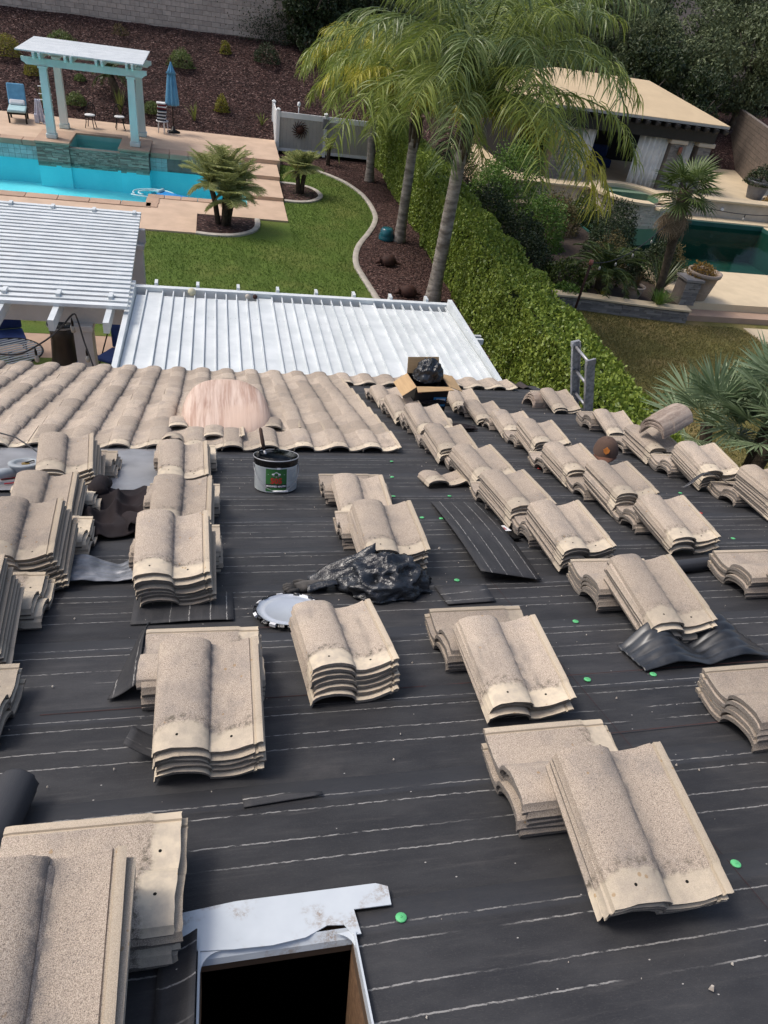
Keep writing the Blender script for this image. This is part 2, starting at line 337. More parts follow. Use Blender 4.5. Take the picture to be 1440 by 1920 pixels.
MT['bag'] = simple('black_plastic_bag', (.010, .011, .013), (.018, .02, .024), 6, .22, 0, .65, bstr=.25, bscale=14, bdist=.02)
m, n, l = nt('black_plastic_bag'); c = coords(n, l, jitter=True)
cr = math_(n, l, 'ABSOLUTE', math_(n, l, 'SUBTRACT', noi(n, l, c, 9, 5, .6, 1.5), .5)); cr2 = math_(n, l, 'ABSOLUTE', math_(n, l, 'SUBTRACT', noi(n, l, coords(n, l, (1, 2.5, 1), jitter=True), 17, 3, .6, 2.0), .5))
MT['bag'] = finish(m, n, l, mixc(n, l, ramp(n, l, noi(n, l, c, 5, 3), .45, .7), (.012, .0135, .016), (.035, .04, .047)), .2, 0, .6, math_(n, l, 'ADD', math_(n, l, 'MULTIPLY', cr, -1.0), math_(n, l, 'MULTIPLY', cr2, -.4)), .42, .025)
MT['tar'] = simple('black_tar', (.004, .004, .005), None, 8, .18, 0, .6, bstr=.7, bscale=35, bdist=.02)
MT['cloth'] = simple('dark_maroon_cloth', (.014, .008, .009), (.009, .006, .0075), 5, .9, bstr=.3, bscale=200, bdist=.002)
MT['card'] = simple('cardboard', (.50, .34, .18), (.42, .28, .145), 5, .85, sc=(1, 1, 14), rand=.05); MT['boxblack'] = simple('printed_black_board', (.014, .013, .015), None, 4, .45)
MT['boxblue'] = simple('blue_print', (.02, .16, .42), (.05, .3, .55), 18, .5); MT['boxred'] = simple('pink_print', (.4, .12, .13), None, 40, .5)
MT['cap'] = simple('brown_cap_twill', (.10, .062, .045), (.075, .046, .034), 14, .95, bstr=.3, bscale=250, bdist=.001); MT['capbrim'] = simple('rust_brown_brim', (.15, .07, .045), None, 14, .95)
MT['orange'] = simple('orange_embroidery', (.5, .17, .03), None, 60, .8)
MT['can'] = simple('white_can_paint', (.62, .66, .65), (.48, .52, .52), 5, .4); MT['green'] = simple('green_label', (.035, .15, .04), (.03, .12, .03), 4, .5)
MT['red'] = simple('red_print', (.5, .025, .025), None, 9, .5); MT['woodh'] = simple('stained_brush_handle', (.10, .055, .035), (.04, .025, .02), 20, .7)
MT['capgreen'] = simple('green_plastic_cap', (.13, .55, .22), None, 30, .5); MT['capred'] = simple('red_plastic_cap', (.6, .06, .05), None, 30, .5)
MT['chalk'] = simple('red_chalk', (.075, .028, .026), (.036, .024, .024), 15, .9)
MT['sawgrey'] = simple('grey_tool_plastic', (.34, .37, .39), (.22, .25, .27), 7, .45); MT['redplug'] = simple('red_plug', (.4, .02, .03), None, 9, .5); MT['brass'] = simple('brass_disc', (.5, .32, .08), None, 9, .35, .7)
MT['cable'] = simple('dark_cable', (.03, .03, .033), None, 10, .5); MT['glove'] = simple('dark_glove', (.02, .02, .02), (.12, .11, .1), 10, .9)
MT['yellow'] = simple('yellow_white_ball', (.62, .58, .40), None, 14, .6); MT['bulb'] = simple('bulb_glass', (.45, .43, .38), None, 5, .1)
MT['lamp'] = simple('terracotta_lantern', (.35, .13, .09), None, 7, .7); MT['brownfelt'] = simple('brown_eave_felt', (.045, .034, .03), None, 5, .8)
MT['bluefloat'] = simple('blue_pool_float', (.02, .25, .60), None, 5, .4); MT['hose'] = simple('pale_pool_hose', (.55, .78, .82), None, 5, .4)
MT['pinkish'] = simple('pink_trim', (.6, .3, .3), None, 6, .6)
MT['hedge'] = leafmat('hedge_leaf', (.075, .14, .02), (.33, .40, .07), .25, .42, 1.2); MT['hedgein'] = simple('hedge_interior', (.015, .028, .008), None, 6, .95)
MT['frond'] = leafmat('palm_frond_green', (.11, .165, .03), (.34, .39, .09), .35, .38, .6); MT['frondy'] = leafmat('palm_frond_yellow', (.25, .27, .035), (.62, .56, .10), .4, .4, .6); MT['frondd'] = leafmat('palm_frond_deep', (.065, .11, .032), (.25, .31, .11), .3, .36, .6)
MT['date'] = leafmat('date_palm_leaf', (.16, .20, .055), (.55, .56, .24), .3, .5, 2)
MT['fan'] = leafmat('fan_palm_leaf', (.045, .085, .02), (.15, .20, .06), .3, .4, 2); MT['silver'] = leafmat('silver_fan_leaf', (.06, .11, .04), (.36, .44, .27), .2, .38, 2); MT['deadleaf'] = leafmat('dry_fan_leaf', (.15, .105, .065), (.38, .29, .19), .2, .8, 2)
MT['shrub'] = leafmat('shrub_leaf', (.06, .10, .022), (.20, .25, .075), .25, .5, 2); MT['shruby'] = leafmat('yellow_shrub_leaf', (.12, .13, .018), (.34, .30, .04), .3, .5, 2); MT['shrubdry'] = leafmat('dry_shrub_leaf', (.07, .06, .02), (.16, .13, .05), .2, .7, 2)
MT['brightleaf'] = leafmat('bright_shrub_leaf', (.05, .11, .018), (.17, .28, .05), .3, .45, 2); MT['olive'] = leafmat('olive_leaf', (.045, .068, .028), (.20, .235, .115), .2, .5, .8); MT['ivy'] = leafmat('dark_ivy_leaf', (.012, .022, .008), (.05, .075, .025), .15, .5, 1)
MT['strap'] = leafmat('strap_leaf', (.10, .14, .028), (.26, .28, .075), .25, .5, 2); MT['sago'] = leafmat('sago_leaf', (.02, .045, .012), (.10, .13, .025), .2, .35, 1.5); MT['rusty'] = leafmat('rust_flower', (.22, .10, .02), (.32, .22, .05), .2, .7, 2)
MT['bromeliad'] = leafmat('dark_red_leaf', (.06, .03, .022), (.12, .10, .04), .2, .5, 2)

# ================================================================== HOUSE AND ROOF
PITCH, EXPO, EAVE_S = 0.2835, 0.3336, 8.92
RAKE = 4.18
house = thing('house', 'stucco house with dark felted roof half stripped of its beige tiles', 'house', T(0, 0, 0))
HX0, HX1, HS0, HS1 = -0.052, 0.302, 0.30, 1.225       # opening in the deck
deck = MB()
for x0, x1, s0, s1 in ((-7, RAKE, HS1, EAVE_S + .03), (-7, RAKE, -3.0, HS0), (-7, HX0, HS0, HS1), (HX1, RAKE, HS0, HS1)):
    deck.box(x0, x1, s0, s1, -.04, -.004)
roof = deck.build('roof', MT['deckwood'], house, M=ROOF)
w = MB(); w.box(-7, 3.7, -4, 7.35, 0, 2.5); w.build('wall', MT['stucco'], house)
f = MB(); f.box(-7, RAKE + .02, EAVE_S + .03, EAVE_S + .055, -.2, .0); f.box(RAKE, RAKE + .02, -3, EAVE_S + .03, -.2, -.001)
f.build('fascia', MT['beamgrey'], house, M=ROOF)
# opening: timber shaft, white flashing
sh = MB()
for x0, x1, s0, s1 in ((HX0 - .02, HX0, HS0, HS1), (HX1, HX1 + .02, HS0, HS1)): sh.box(x0, x1, s0, s1, -.10 if x0 < HX1 - .01 else -.75, -.041)
sh.build('shaft_board', MT['ply'], roof)
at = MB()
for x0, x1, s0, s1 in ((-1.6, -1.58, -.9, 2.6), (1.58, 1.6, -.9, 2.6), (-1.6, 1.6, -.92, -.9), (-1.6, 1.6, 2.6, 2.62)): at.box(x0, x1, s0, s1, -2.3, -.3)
at.box(-1.6, 1.6, -.9, 2.6, -2.32, -2.3); at.build('attic_dark_box', MT['dark'], roof)  # near-black box, attic darkness below the opening put in as colour
ft = MB()
# flashing sheet round the opening with its wavy torn lip, laid over the felt
top = [(-.13, 1.335), (.03, 1.352), (.16, 1.352), (.30, 1.352), (.385, 1.352), (.415, 1.338), (.412, 1.283)]
bot = [(-.13, 1.235), (-.052, 1.23), (.02, 1.222), (.11, 1.218), (.19, 1.226), (.245, 1.25), (.285, 1.245), (.302, 1.215), (.322, 1.215), (.316, 1.284), (.412, 1.283)]
N = 28
def lerp_poly(P, t):
    L = [0]
    for a, b in zip(P, P[1:]): L.append(L[-1] + math.dist(a, b))
    d = t * L[-1]
    for i in range(len(P) - 1):
        if d <= L[i + 1] + 1e-9:
            u = (d - L[i]) / max(L[i + 1] - L[i], 1e-9); return (P[i][0] * (1 - u) + P[i + 1][0] * u, P[i][1] * (1 - u) + P[i + 1][1] * u)
    return P[-1]
poly = bot[:9] + [(.316, 1.284), (.412, 1.283)] + top[::-1]
ft.prism(poly, .021, .0235)
ft.build('flashing', MT['flash'], roof)
for sx_, xx in ((1, HX0), (-1, HX1)):
    fc = MB(); P_ = [(xx - sx_ * .004, HS1 + .004)] + [(xx + sx_ * (.045 - .045 * math.sin(R(a_))), HS1 - .045 + .045 * math.cos(R(a_))) for a_ in range(0, 91, 15)]
    fc.prism(P_ if sx_ < 0 else P_[::-1], .0185, .0207); fc.build('flashing_corner', MT['flash'], roof)
lp = MB(); lp.box(HX0 - .006, HX0 - .001, HS0, HS1 + .01, -.03, .03); lp.box(HX1 + .001, HX1 + .006, HS0, HS1 - .005, -.03, .03)
lp.rings([[(HX0 + .354 * k / 12, HS1 + .012, .022), (HX0 + .354 * k / 12, HS1 - .004, .004), (HX0 + .354 * k / 12, HS1 - .007, -.012), (HX0 + .354 * k / 12, HS1 + .012, -.012)] for k in range(13)]); lp.build('flashing_lip', MT['flash'], roof)

# felt courses, each lapping the one below
lap0 = 1.764 - .457 * 9
for k in range(26):
    L = lap0 + .457 * k; a = L - .457 - .04
    if a > EAVE_S: break
    e = min(L, EAVE_S + .035)
    pieces = [(-7, RAKE - .005)]
    if a < HS1 and e > HS0: pieces = [(-7, HX0 - .008), (HX1 + .008, RAKE - .005)]
    for x0, x1 in pieces:
        nx = 90; b = MB()
        xs = [x0 + (x1 - x0) * i / nx for i in range(nx + 1)]
        rows = []
        for j, (s_, n_) in enumerate(((a, .0005), (a + .12, .002), (a + .24, .0035), (a + .36, .006), (e, .0095), (e + .0003, .0045))):
            rows.append([(x, s_ - L + .004 * noise.noise((x * 1.3, k * 3.1, 0)) * (j > 3), n_ + (.0042 * noise.noise((x * 3.1, s_ * 5, k)) if j < 5 else .0042 * noise.noise((x * 3.1, e * 5, k)))) for x in xs])
        b.rings(rows, cap=False, closed=False)
        b.build('felt_sheet', MT['felt'], roof, True, T(0, L, .003))
# green and red plastic cap nails
cn = MB(); cn.lathe([(.0015, .004), (.013, .004), (.0145, .0025), (.0145, 0)], 14); cn.lathe([(.003, .0052), (.003, .004)], 8)
cnm = cn.mesh('cap_nail', MT['capgreen'], True); cnr = cn.mesh('cap_nail', MT['capred'], True)
for x, s_ in ((.43, 1.25), (1.41, 1.27), (1.43, 2.19), (1.61, 2.65), (1.73, 2.195), (1.18, 3.12), (1.36, 4.0), (1.24, 4.02), (1.15, 4.43), (1.24, 4.86), (1.55, 4.43), (1.33, 5.27), (3.4, 4.48), (3.18, 3.59)):
    obj('cap_nail', cnm, roof, T(x, s_, .013))
for x, s_ in ((3.27, 4.05), (2.52, 5.1)): obj('cap_nail', cnr, roof, T(x, s_, .013))
# red chalk snap lines
for p, q in (((1.36, 3.15), (1.40, 1.0)), ((-.6, 2.2), (3.2, 2.255)), ((1.3, 1.86), (3.0, 1.90)), ((-.2, 2.72), (.7, 2.735))):
    a, b = Vector((*p, .0135)), Vector((*q, .0135)); d = (b - a); u = Vector((-d.y, d.x, 0)).normalized() * (.001 if abs(d.x) < .5 else .0022)
    c = MB(); c.add([a - u, b - u, b + u, a + u], [(0, 1, 2, 3)]); c.build('chalk_line', MT['chalk'], roof)

# ------------------------------------------------------------------ S-profile tile
TW, TL = .33, .42
def tile_mesh(seed, rows=((0, -.004), (.066, -.004), (.078, 0), (.24, 0), (.405, 0), (.42, -.002)), cut=None):
    r = random.Random(seed)
    pr = [(0, .014), (.004, .0225)]
    for i in range(1, 10):
        t = math.pi * (1 - i / 10); pr.append((.086 + .084 * math.cos(t), .0225 + .0385 * math.sin(t) ** .8))
    pr += [(.1700, .0300), (.1712, .0205), (.185, .0175), (.205, .0175), (.23, .021), (.255, .0275), (.28, .037), (.2995, .0465), (.301, .0415), (.308, .0425), (.3095, .0485), (.322, .0525), (.33, .0515)]
    th = .0178; top = []; bot_ = []
    for y, dz in rows:
        a = []; b = []; tp = y / .42
        for x, z in pr:
            if x < .178: z = z * (.95 + .10 * tp); x = .086 + (x - .086) * (.97 + .05 * tp)
            e = (y in (rows[0][0], rows[-1][0]))
            jy = r.uniform(-.0018, .0018) if e else 0; jz = r.uniform(-.0006, .0006)
            a.append((x, y + jy, z + dz + jz)); b.append((x + (.004 if x < .09 else (-.003 if x > .3 else 0)), y + jy * .3 + (.002 if y == 0 else 0), max(z - th, 0.0) + r.uniform(0, .001)))
        top.append(a); bot_.append(b)
    n = len(pr); V = [p for row in top for p in row] + [p for row in bot_ for p in row]; o = n * len(rows); F = []
    for k in range(len(rows) - 1):
        for i in range(n - 1):
            F.append((k * n + i, k * n + i + 1, (k + 1) * n + i + 1, (k + 1) * n + i)); F.append((o + k * n + i, o + (k + 1) * n + i, o + (k + 1) * n + i + 1, o + k * n + i + 1))
        F.append((k * n, (k + 1) * n, o + (k + 1) * n, o + k * n)); F.append((k * n + n - 1, o + k * n + n - 1, o + (k + 1) * n + n - 1, (k + 1) * n + n - 1))
    for i in range(n - 1):
        F.append((i, o + i, o + i + 1, i + 1)); q = (len(rows) - 1) * n; F.append((q + i, q + i + 1, o + q + i + 1, o + q + i))
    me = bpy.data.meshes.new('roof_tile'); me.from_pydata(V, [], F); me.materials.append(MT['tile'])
    sm = [True] * len(F); me.polygons.foreach_set('use_smooth', sm); me.update()
    # keep the rims crisp
    me.set_sharp_from_angle(angle=R(38)); return me
TILES = [tile_mesh(i) for i in range(5)]
TR = random.Random(21)

# laid tiles (parts of the roof)
CREST = .088
def laid(col_k, row, head_s=None):
    x = PITCH * col_k - 2.167 - CREST; tail = EAVE_S + .03 - EXPO * row
    M = T(x + TR.uniform(-.004, .004), tail - TL + TR.uniform(-.006, .006), .010 + TR.uniform(0, .003), TR.uniform(-.7, .7)) @ Matrix.Rotation(R(4.6), 4, 'X')
    obj('tile', TR.choice(TILES), roof, M)
VENT_X, VENT_S = .065, 6.52
for c in range(-7, 13):
    for r_ in range(0, 10 + (2 if c < 1 else (1 if c < 2 else 0))):
        sc_ = EAVE_S - EXPO * r_ - .2; xc = PITCH * c - 2.167
        if abs(xc + .08 - VENT_X) < .33 and 6.0 < sc_ < 7.0: continue
        laid(c, r_)
for c in range(13, 21): laid(c, 0)
bt_ = MB()   # brown felt ends past the last eave tile
bt_.rings([[(3.62 + .42 * i / 12, 8.70, .012 + .03 * abs(math.sin(i * .8))) for i in range(13)], [(3.62 + .42 * i / 12, 8.97, .02 + .045 * abs(math.sin(i * .8))) for i in range(13)]], cap=False, closed=False)
bt_.build('eave_strip', MT['brownfelt'], roof, True)

# rounded vent hood standing in the laid tiles
v = MB(); vr = []
for q in (1.0, .99, .96, .91, .84, .74, .6, .42, .22, .02):
    ring = []
    for i in range(56):
        t = 2 * math.pi * i / 56; ct, st = math.cos(t), math.sin(t)
        x_ = .40 * q * (abs(ct) ** .8) * (1 if ct >= 0 else -1); y_ = .60 * q * (abs(st) ** (.85 if st > 0 else .6)) * (1 if st >= 0 else -1)
        hgt = .07 + .26 * max(0, min(1, (y_ + .60) / 1.05)) ** .8
        ring.append((x_, y_, hgt * (1 - q ** 7) ** .55 + .006 * noise.noise((x_ * 5, y_ * 5, 2))))
    vr.append(ring)
v.rings(vr)
v.build('vent_hood', MT['vent'], roof, True, T(VENT_X, VENT_S - .02, .02))
# cut tiles packed round the hood foot
for x, s_, yw in ((-.42, 6.02, 2), (.36, 6.05, -3), (-.13, 5.72, 0)):
    obj('tile', TILES[1], roof, T(x, s_, .045, yw) @ Matrix.Rotation(R(2), 4, 'X') @ Matrix.Diagonal((1, .62, 1, 1)))
# half-round boot closing one barrel
hb = MB(); hb.rings([[(.085 * rr * math.cos(math.pi * i / 12), yy, .075 * rr * math.sin(math.pi * i / 12)) for i in range(13)] for yy, rr in ((0, 1.1), (.03, 1.15), (.10, 1.05), (.16, 1.0))], cap=False, closed=False)
hb.build('barrel_cap', MT['tile'], roof, True, T(-.36, 5.60, .03))
# grey metal valley sheet at the left
ms_ = MB(); ms_.rings([[(-3.0 + .1 * i, y, .022 + .004 * noise.noise((i * .3, y * 3, 2)) + (.006 if j == 2 else 0)) for i in range(30)] for j, y in enumerate((4.55, 4.7, 4.95, 4.97, 5.3, 5.9))], cap=False, closed=False)
ms_.build('metal_sheet', MT['steel'], roof, True)

# ------------------------------------------------------------------ loose tiles in stacks
ORD = ['top', 'second', 'third', 'fourth', 'fifth', 'sixth', 'seventh', 'eighth']
def tile_thing(M, label, group):
    o = obj('loose_tile', TR.choice(TILES), None, M); tag(o, label, 'roof tile', group); return o
def stack(x, s_, yaw, cnt, pcnt, desc, px_=None, ps=None, pyaw=0.0, tilt=None, fan=.6, side=0, shear=0.0):
    ph = .054 + .0205 * (pcnt - 1) if pcnt else .0
    if pcnt:
        px_ = x + .0 if px_ is None else px_; ps = s_ + .13 if ps is None else ps
        for i in range(pcnt):
            M = ROOF @ T(px_ + TR.uniform(-.012, .012) * (i > 0) - .012 * i * side, ps + .165 + TR.uniform(-.008, .008), .012 + .0205 * i, 90 + pyaw + TR.uniform(-1.5, 1.5)) @ Matrix.Translation((-.165, -.21, 0))
            tile_thing(M, ('top' if i == pcnt - 1 else ORD[pcnt - 1 - i]) + ' sideways tile propping the ' + desc, 'sideways prop tiles')
    tl = tilt if tilt is not None else math.degrees(math.asin(min(.9, ph / (ps + .06 - (s_ - .21))))) if pcnt else 2.0
    base = ROOF @ T(x, s_ - .20, .014, yaw) @ Matrix.Rotation(R(tl), 4, 'X')
    for i in range(cnt):
        M = base @ T(TR.uniform(-.008, .008) - .165 + shear * (cnt - 1 - i), -.0 + fan * TR.uniform(-.02, .02) + .004 * i - abs(shear) * .4 * (cnt - 1 - i), .0208 * i, TR.uniform(-1.3, 1.3) * fan * 1.5)
        tile_thing(M, ('top' if i == cnt - 1 else ORD[cnt - 1 - i]) + ' tile of the ' + desc, 'stacked loose roof tiles')
def nth(i, where): return f'{["nearest","second","third","fourth","fifth","sixth","seventh"][i]} leaning stack in {where}'
rowA = 'row leading to the cardboard box'; rowN = 'row with the brown cap'; rowP = 'row along right roof edge'; rowS = 'row at the left edge'; rowT = 'row right of dark cloth'
for i, (x, s_, yw, c, pc) in enumerate(((1.93, 3.38, 6, 6, 4), (1.89, 4.02, 9, 6, 3), (1.92, 4.76, 9, 5, 3), (1.86, 5.40, 4, 5, 3), (1.87, 6.05, 8, 5, 5), (1.82, 6.72, 5, 3, 4), (1.80, 7.45, 3, 2, 3))): stack(x, s_, yw, c, pc, nth(i, rowA), px_=x + .03)
for i, (x, s_, yw, c, pc) in enumerate(((2.73, 3.57, 2, 4, 4), (2.70, 4.18, 3, 7, 3), (2.68, 4.83, 4, 5, 3), (2.75, 5.58, 1, 6, 3), (2.74, 6.22, -1, 3, 3), (2.67, 6.76, 2, 2, 3), (2.61, 7.36, 0, 2, 4))): stack(x, s_, yw, c, pc, nth(i, rowN), px_=x + .02)
for i, (x, s_, yw, c, pc) in enumerate(((3.82, 4.04, 2, 8, 3), (3.74, 4.72, 0, 7, 4), (3.73, 5.42, 3, 6, 3), (3.86, 6.30, -2, 2, 5), (3.80, 7.42, 3, 2, 5))): stack(x, s_, yw, c, pc, nth(i, rowP), px_=x + .02)
for i, (x, s_, yw, c, pc) in enumerate(((-.98, 2.66, 4, 8, 4), (-.90, 3.36, 3, 8, 4), (-.95, 4.04, 3, 5, 3), (-.93, 4.66, 6, 7, 4))): stack(x, s_, yw, c, pc, nth(i, rowS), px_=x + .05, side=1, shear=.010)
for i, (x, s_, yw, c, pc) in enumerate(((-.21, 3.15, 1, 7, 5), (-.22, 3.92, -1, 5, 4), (-.23, 4.84, 1, 3, 4))): stack(x, s_, yw, c, pc, nth(i, rowT), px_=x, shear=.004)
stack(.87, 3.40, 3, 6, 4, 'stack just beyond the trash bag'); stack(.87, 4.12, 1, 2, 4, 'small stack farther beyond the trash bag')
stack(1.98, 2.60, 3, 5, 5, 'stack above the wavy black flashing', px_=1.97)
stack(.475, 2.35, 4, 6, 0, 'stack beside the silver bucket lid', tilt=4)
stack(1.08, 2.17, 1, 3, 4, 'low stack right of the bucket lid'); stack(1.08, 1.34, -2, 4, 5, 'big stack nearest the camera', px_=1.04, ps=1.45)
stack(-.04, 2.02, -1, 5, 5, 'stack beside the curled felt scrap', px_=-.06, ps=2.18)
stack(-.36, 1.12, 0, 5, 6, 'large stack in near left corner', px_=-.31, ps=1.20, fan=.35)
stack(2.93, 2.62, 2, 5, 5, 'stack cut by right photo edge', px_=2.86, ps=2.80); stack(2.10, 1.52, 2, 5, 5, 'near stack cut by right photo edge', px_=2.01, ps=1.70)
for i in range(4):   # the sideways bundle low at the left edge
    tile_thing(ROOF @ T(-.89 + TR.uniform(-.008, .008), 2.03 + .165, .012 + .0205 * i, 90 + TR.uniform(-2, 2)) @ Matrix.Translation((-.165, -.21, 0)), ORD[3 - i] + ' tile of sideways bundle cut by left photo edge', 'sideways tiles at the left edge')

# broken tile lying alone, and a chip
def shard(rows, name, label, M, xmin, xmax):
    me = tile_mesh(91, rows).copy(); bm_v = [v.co.copy() for v in me.vertices]
    for v_ in me.vertices:
        if v_.co.x > xmax: v_.co.x = xmax
        if v_.co.x < xmin: v_.co.x = xmin
        v_.co.y += .03 * noise.noise((v_.co.x * 14, 3.3, 0)) if v_.co.y > rows[1][0] + .01 else 0
    o = obj(name, me, None, M); tag(o, label, 'broken tile'); return o
shard(((0, -.004), (.066, -.004), (.078, 0), (.16, 0), (.2, 0)), 'broken_tile', 'broken half tile lying alone on felt right of the bucket', RM(1.44, 4.60, .016, 8) @ Matrix.Rotation(R(3), 4, 'X'), 0, .33)
shard(((0, 0), (.03, 0), (.05, 0), (.09, 0)), 'tile_chip', 'small broken tile chip beside the circular saw', RM(-1.22, 4.40, .024, 20), .0, .12)
# half-round trim tiles resting on two stacks and at the eave
def trim_mesh(Rr=.125, L=.40):
    t = MB(); a = []; b = []
    for y, k in ((0, .94), (.02, .96), (.13, 1.0), (.135, 1.045), (L - .02, 1.05), (L, 1.04)):
        a.append([(Rr * k * math.cos(math.pi * i / 16), y, Rr * .82 * k * math.sin(math.pi * i / 16)) for i in range(17)])
        b.append([((Rr * k - .017) * math.cos(math.pi * i / 16), y, (Rr * k - .017) * .82 * math.sin(math.pi * i / 16)) for i in range(17)])
    rr = [p + q[::-1] for p, q in zip(a, b)]; t.rings(rr)
    m, n, l = nt('trim_tile_concrete'); c = coords(n, l, (1, 1, 1), jitter=True); cs = coords(n, l, (3, .4, 3), jitter=True)
    col = mixc(n, l, ramp(n, l, noi(n, l, cs, 9, 6, .6), .35, .65), (.24, .185, .15), (.40, .32, .26))
    col = mixc(n, l, math_(n, l, 'MULTIPLY', ramp(n, l, noi(n, l, c, 40, 4), .5, .7), .5), col, (.45, .39, .31))
    finish(m, n, l, col, .85, 0, .25, noi(n, l, c, 200, 4), .4, .003)
    me = t.mesh('ridge_tile', m, True); me.set_sharp_from_angle(angle=R(40)); return me
TRIM = trim_mesh()
def trims(base, n, descs, group):
    for i in range(n): tag(obj('ridge_tile', TRIM, None, base @ T(TR.uniform(-.008, .008), .008 * i, .026 * i, TR.uniform(-2, 2))), descs[i], 'ridge tile', group)
trims(ROOF @ T(3.60, 5.28, .255, -64) @ Matrix.Rotation(R(14), 4, 'X'), 3, ['lowest of three half-round ridge tiles on a right edge stack', 'middle of three half-round ridge tiles on a right edge stack', 'topmost of three half-round ridge tiles on a right edge stack'], 'half-round ridge tiles')
trims(ROOF @ T(3.72, 3.82, .30, -50) @ Matrix.Rotation(R(12), 4, 'X'), 3, ['lowest ridge tile on the stack cut by right photo edge', 'middle ridge tile on the stack cut by right photo edge', 'topmost ridge tile on the stack cut by right photo edge'], 'half-round ridge tiles')
trims(ROOF @ T(3.50, 7.62, .012, -78), 3, ['lowest half-round ridge tile in the far right eave corner', 'middle half-round ridge tile in the far right eave corner', 'topmost half-round ridge tile in the far right eave corner'], 'half-round ridge tiles')

cr_ = MB(); crr = random.Random(77)
for k in range(420):
    x, s_ = crr.uniform(-1.6, 4.0), crr.uniform(.8, 8.0) ** 1.0; r_ = crr.uniform(.0015, .006) * (1 if k % 9 else 1.9)
    if HX0 - .05 < x < HX1 + .05 and s_ < 1.4: continue
    P = [Vector((crr.uniform(.5, 1) * r_ * math.cos(t), crr.uniform(.5, 1) * r_ * math.sin(t), 0)) for t in (0, 1.6, 3.1, 4.7)]
    cr_.add([(x + p_.x, s_ + p_.y, .012) for p_ in P] + [(x + p_.x * .5, s_ + p_.y * .5, .012 + r_ * .9) for p_ in P], [(4, 5, 6, 7), (0, 1, 5, 4), (1, 2, 6, 5), (2, 3, 7, 6), (3, 0, 4, 7)])
tag(stuff(cr_.build('tile_crumbs', simple('tile_crumb', (.6, .55, .47), (.35, .3, .25), 30, .9), None, M=ROOF)), 'pale tile crumbs scattered over the black felt', 'crumbs')
# ------------------------------------------------------------------ things lying on the roof
def text_mesh(body, size, Rr, z, mat, name, parent, ang0=0.0, bold=.0):
    cu = bpy.data.curves.new('lettering', 'FONT'); cu.body = body; cu.size = size; cu.align_x = 'CENTER'; cu.offset = bold; cu.resolution_u = 2
    to = bpy.data.objects.new('lettering', cu); COL.objects.link(to)
    dg = bpy.context.evaluated_depsgraph_get(); me = bpy.data.meshes.new_from_object(to.evaluated_get(dg))
    bpy.data.objects.remove(to); me.name = name
    for v_ in me.vertices:
        t = ang0 + v_.co.x / Rr; zz = v_.co.y; v_.co = Vector((Rr * math.sin(t), -Rr * math.cos(t), z + zz))
    me.materials.clear(); me.materials.append(mat); return obj(name, me, parent)
bk = thing('mastic_bucket', 'open white and green tub of black roofing mastic on the felt', 'bucket', RM(.37, 4.64, .013, 4))
b = MB(); b.lathe([(.138, 0), (.142, .006), (.142, .165), (.146, .17), (.146, .176), (.142, .18)], 40, cap=False); b.lathe([(.142, .004), (.001, .004)], 40, cap=False); b.build('tub', MT['can'], bk, True)
b = MB(); b.lathe([(.143, .172), (.1475, .176), (.147, .215), (.150, .222), (.146, .224), (.138, .218), (.136, .19)], 40, cap=False); b.build('rim', MT['tar'], bk, True)
b = MB(); b.lathe([(.152, .219), (.1525, .224), (.149, .2255), (.147, .222)], 40, cap=False); b.build('rim_edge', MT['steel'], bk, True)
b = MB()
b.rings([[(.136 * q * math.cos(2 * math.pi * i / 36), .136 * q * math.sin(2 * math.pi * i / 36), .192 + .03 * (q ** 2) + .022 * noise.noise((q * 4 * math.cos(2 * math.pi * i / 36), q * 4 * math.sin(2 * math.pi * i / 36), 4))) for i in range(36)] for q in (1, .85, .7, .55, .4, .25, .1, .01)]); b.build('mastic', MT['tar'], bk, True)
def patch(a0, a1, z0, z1, Rr, mat, name):
    p = MB(); n = 14
    p.rings([[(Rr * math.sin(a0 + (a1 - a0) * i / n), -Rr * math.cos(a0 + (a1 - a0) * i / n), z) for i in range(n + 1)] for z in (z0, z1)], cap=False, closed=False); return p.build(name, mat, bk, True)
patch(-.62, .38, .012, .168, .1428, MT['green'], 'label'); patch(-.62, .38, .036, .062, .1432, MT['boxblack'], 'label_band'); patch(-.10, .06, .166, .178, .1475, MT['white'], 'rim_tag')
text_mesh('505', .052, .1437, .068, MT['red'], 'label_number', bk, -.12, .002); text_mesh('MODIFIED MASTIC', .0165, .1437, .043, MT['white'], 'label_text', bk, -.12, .0006); text_mesh('3 GAL', .011, .1430, .035, MT['boxblack'], 'volume_text', bk, .50)
lg = MB(); lg.add([(x, 0, z) for x, z in ((-.06, .128), (-.02, .137), (0, .148), (.02, .137), (.06, .128), (.022, .122), (0, .112), (-.022, .122))], [tuple(range(8))])
for i, v_ in enumerate(lg.v): t = -.12 + v_[0] / .1437; lg.v[i] = (.1437 * math.sin(t), -.1437 * math.cos(t), v_[2])
lg.build('label_emblem', MT['white'], bk)
for z, w_ in ((.125, .034), (.118, .02)):
    patch(-.12 - w_ / .1437, -.12 + w_ / .1437, z - .0016, z + .0016, .1441, MT['boxblack'], 'emblem_bar')
for z in (.15, .142, .134, .126, .118, .11, .102, .094, .086, .078): patch(.44, .44 + .5 * (.75 + .25 * math.sin(z * 900)), z - .0009, z + .0009, .1429, MT['sawgrey'], 'fine_print')
h = MB(); h.tube([(.150 * math.cos(t), -.150 * abs(math.sin(t)) ** .9 - .002, .16 - .145 * math.sin(t)) for t in [math.pi * i / 20 for i in range(21)]], .0022, 6); h.build('bail_handle', MT['steel'], bk, True)
h = MB(); h.tube([(-.04, -.153, .019), (.06, -.155, .0165)], .006, 8); h.build('handle_grip', MT['white'], bk, True)
